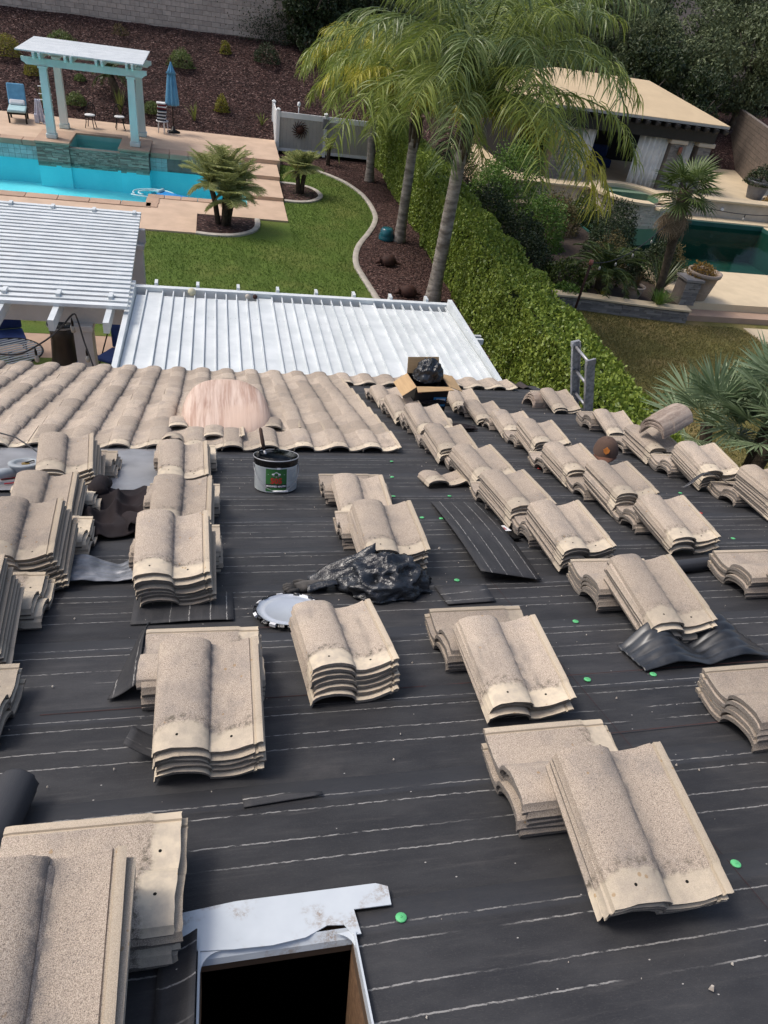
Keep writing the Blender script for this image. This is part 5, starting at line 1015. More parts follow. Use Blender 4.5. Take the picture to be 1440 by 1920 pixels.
# neighbour's rear slope and side wall
rs_ = MB(); rs_.rings([[(16 + 44 * i / 40, 36 + 12 * j / 14, .9 + 3.2 * (j / 14) ** .9 + .12 * noise.noise((i * .4, j * .4, 8))) for i in range(41)] for j in range(15)], cap=False, closed=False); struct(rs_.build('rear_slope', MT['mulch'], None, True))
rs_ = MB(); rs_.rings([[(-60 + 160 * i / 60, 42.6 + 160 * j / 20, 3.35 + 7 * (j / 20) + .8 * noise.noise((i * .25, j * .4, 3)) * min(1, j / 4)) for i in range(61)] for j in range(21)], cap=False, closed=False); struct(rs_.build('hillside', MT['soil'], None, True))
sw_ = thing('side_wall', 'brown block side wall at the far right of neighbour garden', 'wall', T(24.6, 31.0, .9, 68))
b = MB(); b.box(0, 9, 0, .18, 0, 2.4); b.build('mortar_core', MT['mortar'], sw_)
bl2 = MB(); bl2.box(.006, .594, -.03, .21, .005, .195); bl2m = bl2.mesh('block', simple('dark_brown_block', (.15, .115, .09), (.10, .08, .065), 5, .9, bstr=.4, bscale=30))
for j in range(12):
    for i in range(15): obj('block', bl2m, sw_, T(.6 * i + (.3 if j % 2 else 0), 0, .2 * j))
# pots
def pot(name, label, x, y, z, r_, h_, mat):
    t = thing(name, label, 'pot', T(x, y, z)); b = MB(); b.lathe([(r_ * .62, 0), (r_ * .66, .02), (r_ * .85, h_ * .55), (r_ * .95, h_ * .86), (r_ * 1.08, h_ * .88), (r_ * 1.1, h_), (r_ * .95, h_), (r_ * .9, h_ * .85)], 26, cap=False); b.build('body', mat, t, True)
    for k in (.3, .5, .7): b = MB(); rr_ = r_ * (.64 + .3 * k); b.lathe([(rr_ + .005, h_ * k - .02), (rr_ + .02, h_ * k), (rr_ + .012, h_ * k + .02)], 26, cap=False); b.build('band', mat, t, True)
    b = MB(); b.lathe([(r_ * .9, h_ * .86), (.001, h_ * .88)], 20, cap=False); b.build('soil', MT['soil'], t); return t
pot('large_pot', 'large ribbed pale pot on the step by neighbour pool', 14.2, 18.85, .381, .46, .82, MT['terra']); pot('small_pot', 'small pale pot in the planter left of leaning palm', 12.05, 18.75, .30, .26, .36, MT['terra']); pot('urn', 'grey urn with dark plant by the far side wall', 23.6, 30.2, .92, .5, .75, MT['urn'])
pd_ = thing('pedestal', 'small stacked stone pedestal left of the large pot', 'pedestal', T(13.65, 18.65, .30)); b = MB(); b.box(-.25, .25, -.25, .25, 0, .7); b.build('core', MT['mortar'], pd_); b = MB(); stone_face(b, -.25, .25, -.25, 0, .7); stuff(b.build('stacked_stone', MT['stonegrey'], pd_)); b = MB(); b.box(-.3, .3, -.32, .3, .702, .77); b.build('cap', MT['stonegrey'], pd_)
pl_ = thing('light_pole', 'rusty pole carrying string lights at the lawn corner', 'pole', T(9.3, 16.9, 0)); b = MB(); b.tube([(0, 0, 0), (.06, .05, 1.05), (.1, .08, 1.75)], .035, 8); b.build('pole', MT['rust'], pl_, True); b = MB(); b.tube([(.1, .08, 1.74), (.1, .08, 1.86)], .055, 10); b.build('cap', MT['lamp'], pl_, True)
sl2 = thing('string_lights', 'string lights strung from rusty pole across neighbour pool', 'string lights', T(0, 0, 0))
def strand(a, c, sag, n=16): return [tuple(Vector(a).lerp(Vector(c), i / n) - Vector((0, 0, sag * 4 * (i / n) * (1 - i / n)))) for i in range(n + 1)]
s1 = strand((9.4, 16.98, 1.8), (12.6, 18.6, 3.1), .5); s2 = strand((12.6, 18.6, 3.1), (26, 24, 4.2), 1.0, 24)
for st in (s1, s2):
    b = MB(); b.tube(st, .013, 5); b.build('cable', MT['cable'], sl2, True)
    for p in st[2:-1:3]: b = MB(); b.tube([p, (p[0], p[1], p[2] - .09)], .014, 6); o = b.build('socket', MT['blackmetal'], sl2); b = MB(); b.lathe([(.012, -.09), (.03, -.13), (.025, -.18), (.001, -.2)], 8, M=T(*p)); b.build('bulb', MT['bulb'], o, True)

# ================================================================== PLANTING
def leaves_mesh(name, C, D, Nn, L, W, mat, fold=.15):
    """C centres, D leaf axis, Nn normals (all n x 3), L and W lengths and widths"""
    D = D / np.linalg.norm(D, axis=1, keepdims=True); S = np.cross(D, Nn); S /= np.maximum(np.linalg.norm(S, axis=1, keepdims=True), 1e-6); U = np.cross(S, D)
    n = len(C); L = np.broadcast_to(np.asarray(L, float), n)[:, None]; W = np.broadcast_to(np.asarray(W, float), n)[:, None]
    V = np.empty((n, 4, 3)); V[:, 0] = C - D * L * .5; V[:, 1] = C + S * W * .5 + U * W * fold; V[:, 2] = C + D * L * .5 - U * L * fold; V[:, 3] = C - S * W * .5 + U * W * fold
    me = bpy.data.meshes.new(name); me.vertices.add(n * 4); me.vertices.foreach_set('co', V.ravel().astype(np.float32))
    me.loops.add(n * 4); me.loops.foreach_set('vertex_index', np.arange(n * 4, dtype=np.int32)); me.polygons.add(n); me.polygons.foreach_set('loop_start', np.arange(0, n * 4, 4, dtype=np.int32))
    me.materials.append(mat); me.update(calc_edges=True); me.validate(); return me
def rdir(n): v = rng.normal(size=(n, 3)); return v / np.linalg.norm(v, axis=1, keepdims=True)
# grass
def grass(name, label_pts, n, h_, mat, z=0.0):
    P = []
    poly = np.array(label_pts); x0, y0 = poly.min(0); x1, y1 = poly.max(0)
    pts = rng.uniform((x0, y0), (x1, y1), (n * 2, 2)); inside = np.zeros(len(pts), bool); j = len(poly) - 1
    for i in range(len(poly)):
        xi, yi = poly[i]; xj, yj = poly[j]; m_ = ((yi > pts[:, 1]) != (yj > pts[:, 1])) & (pts[:, 0] < (xj - xi) * (pts[:, 1] - yi) / (yj - yi + 1e-12) + xi); inside ^= m_; j = i
    pts = pts[inside][:n]; n = len(pts); hh = rng.uniform(.6, 1.3, n) * h_
    C = np.c_[pts, np.full(n, z) + hh * .45]; D = np.c_[rng.normal(0, .45, (n, 2)), np.ones(n)]
    return stuff(obj(name, leaves_mesh(name, C, D, rdir(n), hh, .022, mat), None))
tag(grass('grass', [(-14, 15.7), (-14, 22.25), (2.28, 22.25), (2.28, 31.5)] + CL[:-6] + [(4.3, 15.7)], 70000, .05, MT['grass']), 'short green lawn grass', 'grass')
tag(grass('grass', [(8.5, 8), (8.5, 18.2), (9.6, 18.3), (13.4, 17.6), (15.0, 17.6), (17, 14), (18, 8)], 60000, .055, MT['grass2']), 'patchy dry lawn grass of the neighbour', 'grass')
# bark chips on the slope and bed: scattered so the mulch has relief
nch = 26000; x = rng.uniform(-11, 7, nch); y = rng.uniform(33.9, 41, nch); z = .43 + np.minimum((y - 33.78) * k_, 2.95 + .012 * (x + 16) * 70 / 32) + .01
tag(stuff(obj('bark_chips', leaves_mesh('bark_chips', np.c_[x, y, z], np.c_[rng.normal(size=(nch, 2)), rng.normal(0, .25, nch)], np.tile([0, 0, 1.], (nch, 1)), rng.uniform(.04, .11, nch), rng.uniform(.02, .045, nch), leafmat('bark_chip', (.02, .01, .009), (.15, .085, .07), 0, .85, 3))))  , 'loose dark bark chips on the slope', 'bark')
nch = 15000; x = rng.uniform(4.1, 7.0, nch); y = rng.uniform(16.5, 33, nch); k = np.array([np.interp(yy, [p[1] for p in CL[::-1]], [p[0] for p in CL[::-1]]) for yy in y]); ok = x > k + .12; x, y = x[ok], y[ok]; nch = len(x)
tag(stuff(obj('bark_chips', leaves_mesh('bark_chips', np.c_[x, y, np.full(nch, .035)], np.c_[rng.normal(size=(nch, 2)), rng.normal(0, .25, nch)], np.tile([0, 0, 1.], (nch, 1)), rng.uniform(.04, .10, nch), rng.uniform(.02, .04, nch), leafmat('bark_chip_red', (.03, .015, .013), (.20, .115, .095), 0, .85, 3)))), 'loose reddish bark chips in the palm bed', 'bark')

# hedge
hd_ = thing('ivy_hedge', 'long clipped green ivy hedge between the two gardens', 'hedge', T(0, 0, 0))
def hx(y): return 6.12 + .035 * (y - 9) - .0004 * (y - 9) ** 2
HZ = 2.0
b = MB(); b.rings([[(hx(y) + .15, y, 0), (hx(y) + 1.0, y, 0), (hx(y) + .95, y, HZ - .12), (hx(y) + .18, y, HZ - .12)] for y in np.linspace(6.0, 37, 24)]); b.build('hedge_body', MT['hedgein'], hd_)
def hedge_leaves(n, face):
    y = rng.uniform(6.0, 37, n) if face != 'end' else np.full(n, 6.0); u = rng.uniform(0, 1, n); X = np.array([hx(q) for q in y])
    bul = np.array([.16 * noise.noise((a * .9, c * 2.2, 1)) + .05 * noise.noise((a * 3, c * 5, 4)) for a, c in zip(y, u)])
    if face == 'left': C = np.c_[X + .10 - bul - rng.uniform(0, .10, n), y, u * (HZ + .0)]; Nn = np.tile([-1., 0, .35], (n, 1))
    elif face == 'top': C = np.c_[X + .08 + u * .95, y, HZ - .05 + bul + rng.uniform(-.06, .06, n)]; Nn = np.tile([0., 0, 1], (n, 1))
    else: C = np.c_[X + 1.03 + bul + rng.uniform(-.05, .05, n), y, u * HZ]; Nn = np.tile([1., 0, .35], (n, 1))
    Nn = Nn + .75 * rng.normal(size=(n, 3)); D = np.tile([0, 0, -1.], (n, 1)) + .8 * rng.normal(size=(n, 3)); return C, D, Nn
parts_ = [hedge_leaves(62000, 'left'), hedge_leaves(34000, 'top'), hedge_leaves(9000, 'right')]
C, D, Nn = (np.concatenate([p[i] for p in parts_]) for i in range(3)); sz = rng.uniform(.045, .105, len(C))
stuff(obj('foliage', leaves_mesh('foliage', C, D, Nn, sz, sz * .75, MT['hedge']), hd_))

# shrubs
def ball_leaves(n, rx_, ry_, rz_, size, mat, seed, lump=.22, base=0.0, aspect=.55):
    d = rdir(n); d[:, 2] = np.abs(d[:, 2]) * 1.0 - .12; rr_ = rng.uniform(.45, 1.0, n) ** .45
    k = np.array([1 + lump * (noise.noise(Vector(q) * 2.3 + Vector((seed, 0, 0))) + .6 * noise.noise(Vector(q) * 5.5 + Vector((0, seed, 0)))) for q in d])
    C = d * (rr_ * k)[:, None] * np.array([rx_, ry_, rz_]); C[:, 2] = np.maximum(C[:, 2] + base, .02)
    Nn = d + .8 * rng.normal(size=(n, 3)); D = d * .5 + rng.normal(size=(n, 3)); s_ = rng.uniform(.7, 1.3, n) * size
    return leaves_mesh('foliage', C, D, Nn, s_, s_ * aspect, mat)
def shrub(label, x, y, z, rx_, rz_, mat, n=1500, size=.06, group='shrubs on the bark slope', cat='shrub', name='shrub'):
    t = thing(name, label, cat, T(x, y, z - .05), group); obj('foliage', ball_leaves(n, rx_, rx_, rz_, size, mat, random.uniform(0, 50)), t)
    b = MB(); b.tube([(0, 0, -.05), (.02, 0, rz_ * .35), (.0, .02, rz_ * .6)], [.04, .03, .01], 7)
    for a in range(4): b.tube([(0, 0, rz_ * .2), (rx_ * .45 * math.cos(a * 1.6), rx_ * .45 * math.sin(a * 1.6), rz_ * .6)], [.02, .006], 5)
    b.build('stem', MT['bark'], t, True); return t
shrub('yellow green shrub cut by the left photo edge on slope', -8.55, 37.5, 1.9, .62, .85, MT['shruby'], 2200)
shrub('round green shrub showing just behind pergola roof', -6.6, 38.8, 2.35, .68, .6, MT['shrub'], 2000)
shrub('large round grey green shrub right of pergola roof', -1.52, 38.25, 2.18, .60, .80, MT['shrub'], 2400)
shrub('small yellow shrub near wall between two green shrubs', .43, 39.7, 2.72, .28, .62, MT['shruby'], 900)
shrub('dark green shrub beside the vine near wall', 2.3, 39.4, 2.65, .68, .85, MT['ivy'], 2200)
shrub('yellow shrub behind the left pergola posts', -7.45, 36.4, 1.46, .35, .5, MT['shruby'], 1000)
shrub('round olive shrub between lounge chair and spa', -5.6, 34.8, .84, .45, .52, MT['shrub'], 1500)
shrub('low green shrub behind right pergola posts', -2.62, 34.8, .85, .42, .5, MT['shrub'], 1500)
shrub('bright yellow shrub alone right of the umbrella', .22, 35.45, 1.08, .33, .72, MT['shruby'], 1000, .07)
shrub('tiny green shrub seen between left pergola posts', -5.6, 36.4, 1.45, .25, .3, MT['shrub'], 500)
shrub('sparse dry shrub at the foot of block wall', -4.2, 40.0, 2.88, .36, .5, MT['shrubdry'], 500, .05)
def strap_plant(label, x, y, z, n, L, mat=None, w=.03, lean=.35, group='strap leaved plants', name='strap_plant'):
    t = thing(name, label, 'plant', T(x, y, z), group)
    for k in range(n):
        a = random.uniform(0, 6.283); l_ = L * random.uniform(.7, 1.1); le = random.uniform(.1, 1) * lean; b = MB(); P = []
        for i in range(6):
            u = i / 5; P.append((math.cos(a) * l_ * (le * u + .35 * le * u * u) + .02 * math.cos(a), math.sin(a) * l_ * (le * u + .35 * le * u * u), l_ * (u - .45 * le * u * u)))
        sd_ = (-math.sin(a), math.cos(a)); b.rings([[(p[0] - sd_[0] * w * (1 - u_ ** 2) * .5, p[1] - sd_[1] * w * (1 - u_ ** 2) * .5, p[2]), (p[0] + sd_[0] * w * (1 - u_ ** 2) * .5, p[1] + sd_[1] * w * (1 - u_ ** 2) * .5, p[2])] for p, u_ in zip(P, [i / 5 for i in range(6)])], cap=False, closed=False)
        b.build('leaf', mat or MT['strap'], t, True)
    return t
strap_plant('tall strap leaved plant behind right bistro chair', -3.85, 34.4, .68, 34, .95, w=.05, lean=.3); strap_plant('strap leaved plant behind towel rack', -6.75, 34.35, .65, 28, .8, w=.05, lean=.3); strap_plant('spiky yellow strap plant right of umbrella base', -.9, 34.5, .72, 16, .75, w=.06, lean=.6); strap_plant('small strap plant beside the vinyl gate', 1.9, 34.7, .80, 14, .5, w=.06, lean=.6)
strap_plant('low mound of grassy leaves on the planter wall cap', 12.5, 18.05, .30, 160, .62, MT['brightleaf'], .022, .8)
strap_plant('dark red spiky plant in the small pot', 12.05, 18.75, .58, 26, .55, MT['bromeliad'], .03, .6)
strap_plant('yellow flowering tuft behind the planter wall', 10.9, 18.55, .30, 26, .3, MT['shruby'], .03, .6)
# vines on wall
vn = thing('wall_vine', 'sparse dark vine climbing the block wall', 'vine', T(2.6, 41.0, 3.0)); n = 1500; u = rng.normal(0, 1, (n, 2)); C = np.c_[u[:, 0] * .75, np.full(n, .0) + rng.uniform(-.1, .05, n), np.abs(.75 + u[:, 1] * .45)]
obj('foliage', leaves_mesh('foliage', C, rng.normal(size=(n, 3)), np.tile([0, -1., .2], (n, 1)) + .5 * rng.normal(size=(n, 3)), .08, .05, MT['ivy']), vn)
b = MB(); 
for k in range(9): b.tube([(-.2 + .05 * k, 0, 0), (-.6 + .25 * k, -.03, .5), (-1.0 + .32 * k + .1 * (k % 3), -.04, 1.0 + .12 * (k % 4))], [.02, .014, .006], 5)
b.build('stem', MT['bark'], vn, True)

# feather palm fronds
def frond_mesh(L, el, droop, leaf, nleaf, seed, mat, plume=1.0, w=.03):
    r = random.Random(seed); b = MB(); P = []; p = Vector((0, 0, 0)); ang = el; n = 18
    for i in range(n + 1): P.append(p.copy()); p = p + Vector((math.cos(ang), 0, math.sin(ang))) * (L / n); ang -= droop / n * (.5 + 1.1 * i / n)
    b.tube(P, [.028 * (1 - .85 * i / n) + .003 for i in range(n + 1)], 5)
    for k in range(nleaf):
        u = .14 + .86 * (k / nleaf); i = min(int(u * n), n - 1); f_ = u * n - i; base = P[i].lerp(P[i + 1], f_); tg = (P[i + 1] - P[i]).normalized(); sd_ = Vector((0, 1 if k % 2 else -1, 0)); up = tg.cross(Vector((0, 1, 0))) * -1
        ln = leaf * (.55 + .6 * math.sin(math.pi * min(1, u * .85 + .1))) * r.uniform(.75, 1.1)
        d = (sd_ * r.uniform(.5, 1.0) + tg * r.uniform(.25, .8) + up * r.uniform(-.35, .55) * plume).normalized(); q = base.copy(); pts = [q.copy()]
        for s_ in range(4): q = q + d * (ln / 4); d = (d + Vector((0, 0, -.42 * plume))).normalized(); pts.append(q.copy())
        wd = (d.cross(Vector((r.uniform(-1, 1), r.uniform(-1, 1), .2)))).normalized() * w * .5
        rr_ = [[pt2 - wd * s2, pt2 + wd * s2] for pt2, s2 in zip(pts, (.5, 1, .9, .6, .05))]; b.rings(rr_, cap=False, closed=False)
    return b.mesh('frond', mat, True)
def feather_palm(label, x, y, z0, crown, fronds, mats, trunk_r, lean=(0, 0), L=2.9, leaf=.62, nl=150, seed=1, spear=False, w=.032):
    r = random.Random(seed); t = thing('queen_palm', label, 'palm tree', T(x, y, z0), 'queen palms in the mulch bed'); H = crown - z0; b = MB(); P = []; rad = []
    for i in range(40): u = i / 39; P.append((lean[0] * u ** 1.3, lean[1] * u, H * u)); rad.append(trunk_r * (1.25 - .25 * min(1, u * 6) - .22 * u) * (1 + (.03 if i % 2 else -.02)))
    b.tube(P, rad, 16); b.build('trunk', MT['trunk'], t, True)
    b = MB(); 
    for k in range(9): a = k * 2.4; b.tube([(lean[0] + .10 * math.cos(a), lean[1] + .10 * math.sin(a), H - .75 + .05 * k), (lean[0] + .17 * math.cos(a), lean[1] + .17 * math.sin(a), H - .25 + .05 * k), (lean[0] + .10 * math.cos(a), lean[1] + .1 * math.sin(a), H + .15)], [.05, .055, .03], 7)
    b.build('crown_shaft', MT['trunkdark'], t, True)
    cache = {}
    for k, (az, el, mi) in enumerate(fronds):
        key = (int(el // 18), mi, k % 2)
        if key not in cache: cache[key] = frond_mesh(L * r.uniform(.92, 1.08), R(el), R(82 + el * .55 - (26 if el > 72 else 0)), leaf, nl, seed * 50 + k, mats[mi], 1.0, w)
        obj('frond', cache[key], t, T(lean[0], lean[1], H + .05 + .006 * k, az))
    if spear: b = MB(); b.tube([(lean[0], lean[1], H), (lean[0] - .03, lean[1], H + .9), (lean[0] - .06, lean[1], H + 1.9)], [.06, .085, .01], 8); b.build('spear_leaf', MT['frondd'], t, True)
    return t
def ring_fronds(spec, seed):
    r = random.Random(seed); out = []
    for n, el, mi in spec: a0 = r.uniform(0, 360); out += [(a0 + 360 * k / n + r.uniform(-12, 12), el + r.uniform(-8, 8), mi) for k in range(n)]
    return out
feather_palm('far queen palm with yellowish fronds beside the vinyl gate', 6.0, 30.3, .02, 2.95, ring_fronds(((9, 82, 1), (11, 68, 1), (9, 50, 0), (5, 28, 0)), 3), (MT['frond'], MT['frondy']), .17, (-.2, 0), 3.3, .85, 150, 3, w=.036)
feather_palm('middle queen palm rising beside the teal pot', 5.78, 23.05, .02, 3.5, ring_fronds(((8, 84, 0), (10, 70, 0), (9, 54, 1), (5, 32, 0)), 5), (MT['frond'], MT['frondy']), .17, (.0, 0), 3.4, .78, 150, 5, True, w=.03)
feather_palm('nearest queen palm with thick trunk and widest crown', 5.72, 18.15, .02, 4.25, [q for q in ring_fronds(((10, 86, 0), (11, 76, 2), (10, 66, 0), (7, 52, 2)), 8) if not (q[1] < 60 and 125 < q[0] % 360 < 235)] + [(-58, 24, 1), (-34, 20, 1), (-12, 34, 2), (20, 36, 0), (-145, 30, 2), (-112, 34, 0), (-85, 26, 2), (-70, 40, 0), (160, 44, 2)], (MT['frondd'], MT['frondy'], MT['frond']), .185, (.05, .0), 4.6, .80, 165, 8, w=.028)
# clumping date palms
def date_clump(label, x, y, z, stems, L, leaf, seed, nfr=16, nl=70):
    t = thing('date_palm_clump', label, 'palm', T(x, y, z), 'small date palms by the pool'); r = random.Random(seed); ms_ = [frond_mesh(L * k, R(e), R(50), leaf * .85, nl, seed + i, MT['date'], .05, .011) for i, (k, e) in enumerate(((1.1, 80), (1.05, 64), (1.0, 48), (.9, 24), (.75, -8)))]
    for i, (dx, dy, h_) in enumerate(stems):
        b = MB(); b.tube([(dx * .35, dy * .35, -.05), (dx * .6, dy * .6, h_ * .5), (dx, dy, h_)], [.09, .08, .085], 10); b.build('trunk', MT['trunkdark'], t, True)
        for k in range(nfr): obj('frond', ms_[k % 5], t, T(dx, dy, h_, k * 137.5 + r.uniform(-15, 15)))
date_clump('larger date palm clump with four trunks beside the pool', .15, 23.35, .03, ((-.35, .1, 1.15), (.12, .2, 1.35), (.42, -.05, 1.05), (.15, -.3, .8)), .98, .34, 11, 26, 130)
date_clump('smaller date palm clump in round kerbed bed by steps', 2.95, 27.6, .035, ((-.15, 0, .75), (.15, .05, .8)), .72, .28, 14, 24, 110)
date_clump('little single date palm in mulch before the vinyl gate', 4.55, 32.3, .02, ((0, 0, .62),), .5, .18, 17, 12, 50)
# fan palms
def fan_mesh(Lr, nseg, spread, seed, mat, pet=.5, droop=.25, w=1.0):
    r = random.Random(seed); b = MB(); b.tube([(0, 0, 0), (pet * .5, 0, .02), (pet, 0, 0)], [.014, .011, .009], 5)
    for k in range(nseg):
        a = -spread / 2 + spread * k / (nseg - 1); l_ = Lr * (1 - .18 * abs(a) / (spread / 2)) * r.uniform(.92, 1.05); d = Vector((math.cos(a), math.sin(a), .12 * (1 if k % 2 else -1) * .3)); s_ = Vector((-math.sin(a), math.cos(a), 0)); wd = Lr * spread / nseg * .42 * w; rr_ = []
        for u in (0.03, .35, .6, .85, 1.0): c = Vector((pet, 0, 0)) + d * l_ * u + Vector((0, 0, -droop * l_ * u ** 2.4)); q = wd * (u if u < .5 else (.55 * (1 - u) / .5 + .02)) * 1.1; rr_.append([c - s_ * q + Vector((0, 0, q * .5)), c, c + s_ * q + Vector((0, 0, q * .5))])
        b.rings(rr_, cap=False, closed=False)
    return b.mesh('fan_leaf', mat, True)
fp = thing('fan_palm', 'leaning fan palm with dead brown skirt beside neighbour pool', 'palm tree', T(12.75, 18.6, .28), 'fan palms'); top_ = Vector((-.42, -.1, 3.1)); b = MB(); b.tube([(0, 0, -.05), (-.05, 0, .8), (-.2, -.03, 1.8), (-.42, -.1, 3.15)], [.13, .11, .13, .19], 14); b.build('trunk', MT['trunkdark'], fp, True)
fmg = [fan_mesh(.62, 26, R(230), 3 + i, MT['fan'], .5, .2) for i in range(3)]; fmd = [fan_mesh(.5, 18, R(170), 13 + i, MT['deadleaf'], .42, .5, .8) for i in range(2)]
for k in range(22): el = 68 - k * 4.6; obj('fan_leaf', fmg[k % 3], fp, Matrix.Translation(top_) @ Matrix.Rotation(R(k * 137.5), 4, 'Z') @ Matrix.Rotation(R(-el), 4, 'Y') @ Matrix.Rotation(R(random.uniform(-20, 20)), 4, 'X'))
for k in range(14): obj('dead_leaf', fmd[k % 2], fp, Matrix.Translation(top_ - Vector((0, 0, .12 + .03 * k))) @ Matrix.Rotation(R(k * 137.5), 4, 'Z') @ Matrix.Rotation(R(58 + random.uniform(-15, 20)), 4, 'Y'))
fp2 = thing('silver_fan_palm', 'silvery fan palm growing up beside the right roof edge', 'palm', T(8.4, 8.0, 0), 'fan palms'); fms = [fan_mesh(.70, 24, R(210), 30 + i, MT['silver'], .55, .05, .95) for i in range(3)]
for dx, dy, h_ in ((0, 0, 2.2), (.55, .75, 2.3), (-.45, .95, 1.9), (.75, -.3, 2.2), (.2, .35, 2.6)):
    b = MB(); b.tube([(dx * .3, dy * .3, 0), (dx * .7, dy * .7, h_ * .6), (dx, dy, h_)], [.12, .11, .10], 9); b.build('trunk', MT['trunkdark'], fp2, True)
    for k in range(17): el = 82 - k * 6; obj('fan_leaf', fms[k % 3], fp2, Matrix.Translation((dx, dy, h_)) @ Matrix.Rotation(R(k * 137.5 + dx * 90), 4, 'Z') @ Matrix.Rotation(R(-el), 4, 'Y') @ Matrix.Rotation(R(random.uniform(-30, 30)), 4, 'X'))
# sago
sg = thing('sago_palm', 'dark sago palm with arching leaves behind the planter wall', 'palm', T(11.2, 19.2, .28)); sgm = [frond_mesh(1.35 * k, R(e), R(80), .22, 90, 60 + i, MT['sago'], .1, .02) for i, (k, e) in enumerate(((.9, 75), (1, 55), (1, 35), (.95, 15), (.8, -5)))]
b = MB(); b.tube([(0, 0, -.05), (0, 0, .35), (0, 0, .6)], [.2, .22, .12], 12); b.build('trunk', MT['trunkdark'], sg, True)
for k in range(34): obj('frond', sgm[k % 5], sg, T(0, 0, .55, k * 137.5))
cy = thing('cycad', 'dark cycad with stiff fronds under the pergola on slope', 'palm', T(-4.0, 35.5, 1.05)); b = MB(); b.tube([(0, 0, -.1), (-.15, 0, .5), (-.3, 0, .9)], [.16, .16, .12], 10); b.build('trunk', MT['trunkdark'], cy, True)
for k in range(22): obj('frond', sgm[k % 5], cy, T(-.3, 0, .85, k * 137.5, .85))
# neighbour shrubs
def bush(label, x, y, z, rx_, rz_, mat, n, size=.08): return shrub(label, x, y, z, rx_, rz_, mat, n, size, 'neighbour garden shrubs', 'shrub', 'bush')
bush('bright green shrub left of the round spa', 10.6, 23.2, .3, 1.0, 1.9, MT['brightleaf'], 5000); bush('tall green shrub beside left cabana column', 10.7, 27.0, .3, 1.4, 2.9, MT['brightleaf'], 7000, .09)
bush('dark shrub filling the planter behind the hedge', 9.2, 20.6, .28, 1.0, 1.3, MT['ivy'], 4500); bush('dark shrub close behind hedge under the nearest palm', 8.9, 24.0, .25, 1.1, 1.9, MT['ivy'], 5500); bush('dark shrub behind hedge beyond the middle palm', 8.9, 29.0, .25, 1.2, 2.6, MT['ivy'], 6000)
bush('grey wispy shrub between sago and leaning palm', 11.95, 20.6, .3, .7, 1.6, MT['shrubdry'], 2200, .06); bush('dark leafy shrub left of sago palm', 10.2, 19.6, .3, .8, .9, MT['sago'], 2800); bush('dark shrub in front of the spa spillway', 12.9, 22.6, .3, .8, 1.7, MT['ivy'], 3500, .07)
bush('leafy dark shrub at near left pool corner', 13.7, 20.6, .3, .75, 1.5, MT['ivy'], 3600); bush('olive shrub over the pool edge behind leaning palm', 14.5, 21.3, .3, .7, 1.2, MT['shrubdry'], 2600, .06); bush('dark shrub left of spa above pool edge', 13.9, 24.2, .25, .9, 1.7, MT['ivy'], 4000); bush('dense green shrub before the round spa wall', 13.6, 26.3, .25, .8, 1.3, MT['sago'], 3500)
bush('dark shrub behind the bright shrub near hedge', 9.6, 22.2, .25, .9, 1.5, MT['ivy'], 4000); bush('grey green shrub left of spa wall', 11.9, 25.0, .25, 1.0, 1.6, MT['shrubdry'], 3500); bush('low dark shrub between spa and leaning palm', 12.6, 20.8, .3, .7, 1.0, MT['ivy'], 2600); bush('green shrub hiding left end of raised wall', 9.6, 26.0, .25, 1.0, 2.2, MT['brightleaf'], 4500)
bush('rust flowered plant in the large pot', 14.1, 18.85, 1.12, .45, .42, MT['rusty'], 900, .06); bush('dark plant in the grey urn', 23.6, 30.2, 1.55, .7, .9, MT['ivy'], 1800); bush('rust coloured shrub at the right photo edge', 23.7, 29.0, .92, .5, .55, MT['rusty'], 1200)
bush('green ground cover at the hedge foot by neighbour lawn', 8.75, 17.3, .0, .55, .45, MT['brightleaf'], 1400); bush('dark fern clump behind the rusty pole', 9.9, 18.75, .3, .5, .4, MT['brightleaf'], 1200)
strap_plant('dark spiky plant at the foot of leaning palm', 13.2, 19.3, .30, 60, 1.2, MT['sago'], .05, .6, name='spiky_plant')
strap_plant('grassy weeds at the hedge end beside roof', 7.9, 10.2, .0, 60, .5, MT['strap'], .02, .6, name='weed_tuft')

# trees behind
def crown_mesh(seed, rx_, rz_, n, size, mat, nclump=26):
    r = np.random.default_rng(seed); cl_ = []
    for k in range(nclump):
        d = r.normal(size=3); d /= np.linalg.norm(d); cl_.append((d * np.array([rx_, rx_, rz_]) * r.uniform(.35, .85), r.uniform(.28, .5) * rx_))
    idx = r.integers(0, nclump, n); d = r.normal(size=(n, 3)); d /= np.linalg.norm(d, axis=1, keepdims=True); rad = np.array([c[1] for c in cl_])[idx] * r.uniform(.5, 1.05, n) ** .5
    C = np.array([c[0] for c in cl_])[idx] + d * rad[:, None] * np.array([1, 1, .85]); s_ = r.uniform(.7, 1.3, n) * size
    return leaves_mesh('crown', C, r.normal(size=(n, 3)) + np.array([0, 0, .6]), d + .7 * r.normal(size=(n, 3)), s_, s_ * .42, mat)
crowns = [crown_mesh(40 + i, 2.3, 2.6, 15000, .17, MT['olive']) for i in range(3)] + [crown_mesh(50, 1.5, 1.9, 9000, .16, MT['ivy'])]
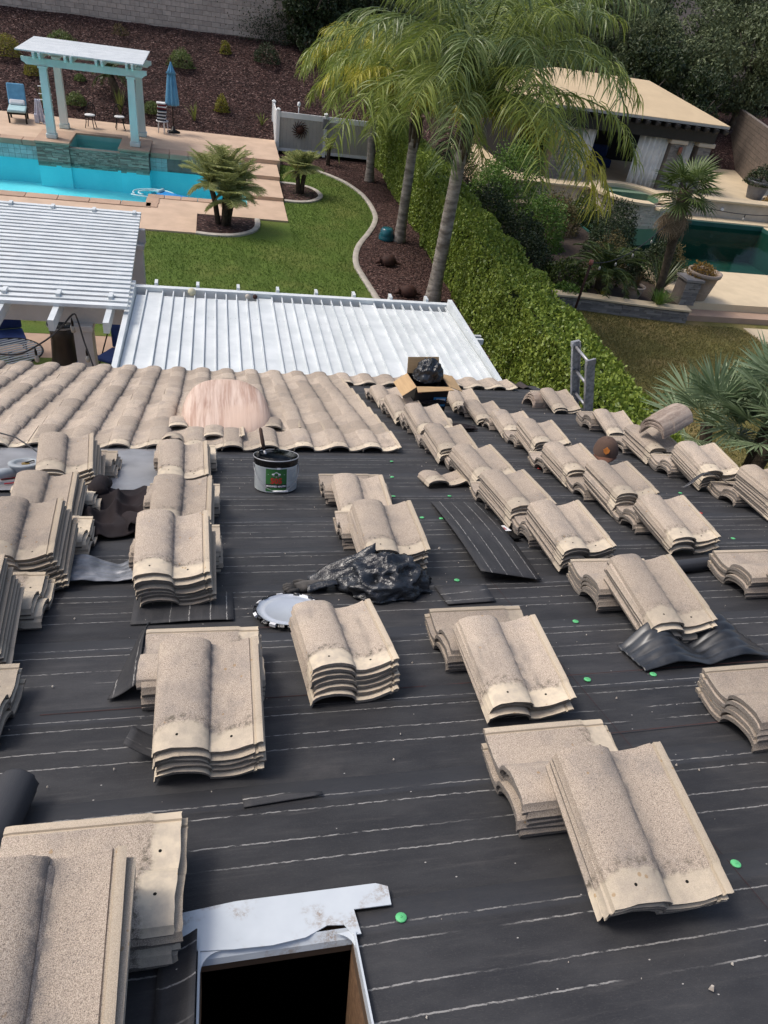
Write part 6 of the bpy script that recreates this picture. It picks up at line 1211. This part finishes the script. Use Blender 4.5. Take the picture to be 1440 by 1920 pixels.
def tree(label, x, y, z, h_, ci, s_=1.0, yaw=0):
    t = thing('olive_tree', label, 'tree', T(x, y, z), 'dark trees behind the gardens'); b = MB(); b.tube([(0, 0, -.3), (.1, 0, h_ * .3), (-.05, .05, h_ * .62)], [.2, .15, .09], 9)
    for k in range(5): a = k * 1.26 + yaw; b.tube([(.05, 0, h_ * (.28 + .05 * k)), (.6 * math.cos(a), .6 * math.sin(a), h_ * .55), (1.3 * math.cos(a), 1.3 * math.sin(a), h_ * .8)], [.08, .05, .02], 6)
    b.build('trunk', MT['bark'], t, True); obj('crown', crowns[ci], t, T(0, 0, h_ * .62, yaw, s_))
tree('dark ivy covered tree at the end of block wall', 4.4, 40.6, 3.0, 3.4, 3, 1.15); tree('dark tree just right of the block wall end', 6.6, 41.6, 3.2, 3.6, 3, 1.2, 40); tree('tree behind the far yellowish palm', 9.0, 42.5, 2.6, 4.6, 0, .95, 10); tree('tree behind the crown of middle palm', 11.8, 43.0, 2.2, 5.0, 1, 1.0, 80)
tree('tree behind the widest palm crown', 15.0, 42.5, 2.2, 5.4, 2, 1.0, 30); tree('tree standing behind cabana roof ridge', 18.4, 41.5, 2.2, 5.2, 0, 1.0, 130); tree('tree behind right end of cabana roof', 21.2, 41.0, 2.0, 5.0, 1, 1.0, 200); tree('tree above far right side wall', 24.6, 40.5, 2.2, 5.0, 2, 1.05, 160)
tree('tree at upper right photo edge', 28.3, 40.5, 2.4, 5.2, 0, 1.1, 250); tree('tree in the second row above cabana', 17.0, 46.5, 3.6, 6.0, 1, 1.2, 20); tree('tree in second row at upper right', 23.2, 46.0, 3.6, 6.2, 2, 1.2, 300); tree('tree in second row at top right corner', 30.0, 46.0, 3.6, 6.4, 0, 1.25, 90)
tree('tree in second row behind middle palm', 10.2, 47.0, 3.6, 5.6, 2, 1.15, 190); tree('low dark tree beside cabana back', 23.4, 36.8, 1.2, 3.4, 3, 1.1, 60); tree('lower dark tree behind cabana right corner', 21.0, 38.2, 1.5, 3.6, 3, 1.25, 15)
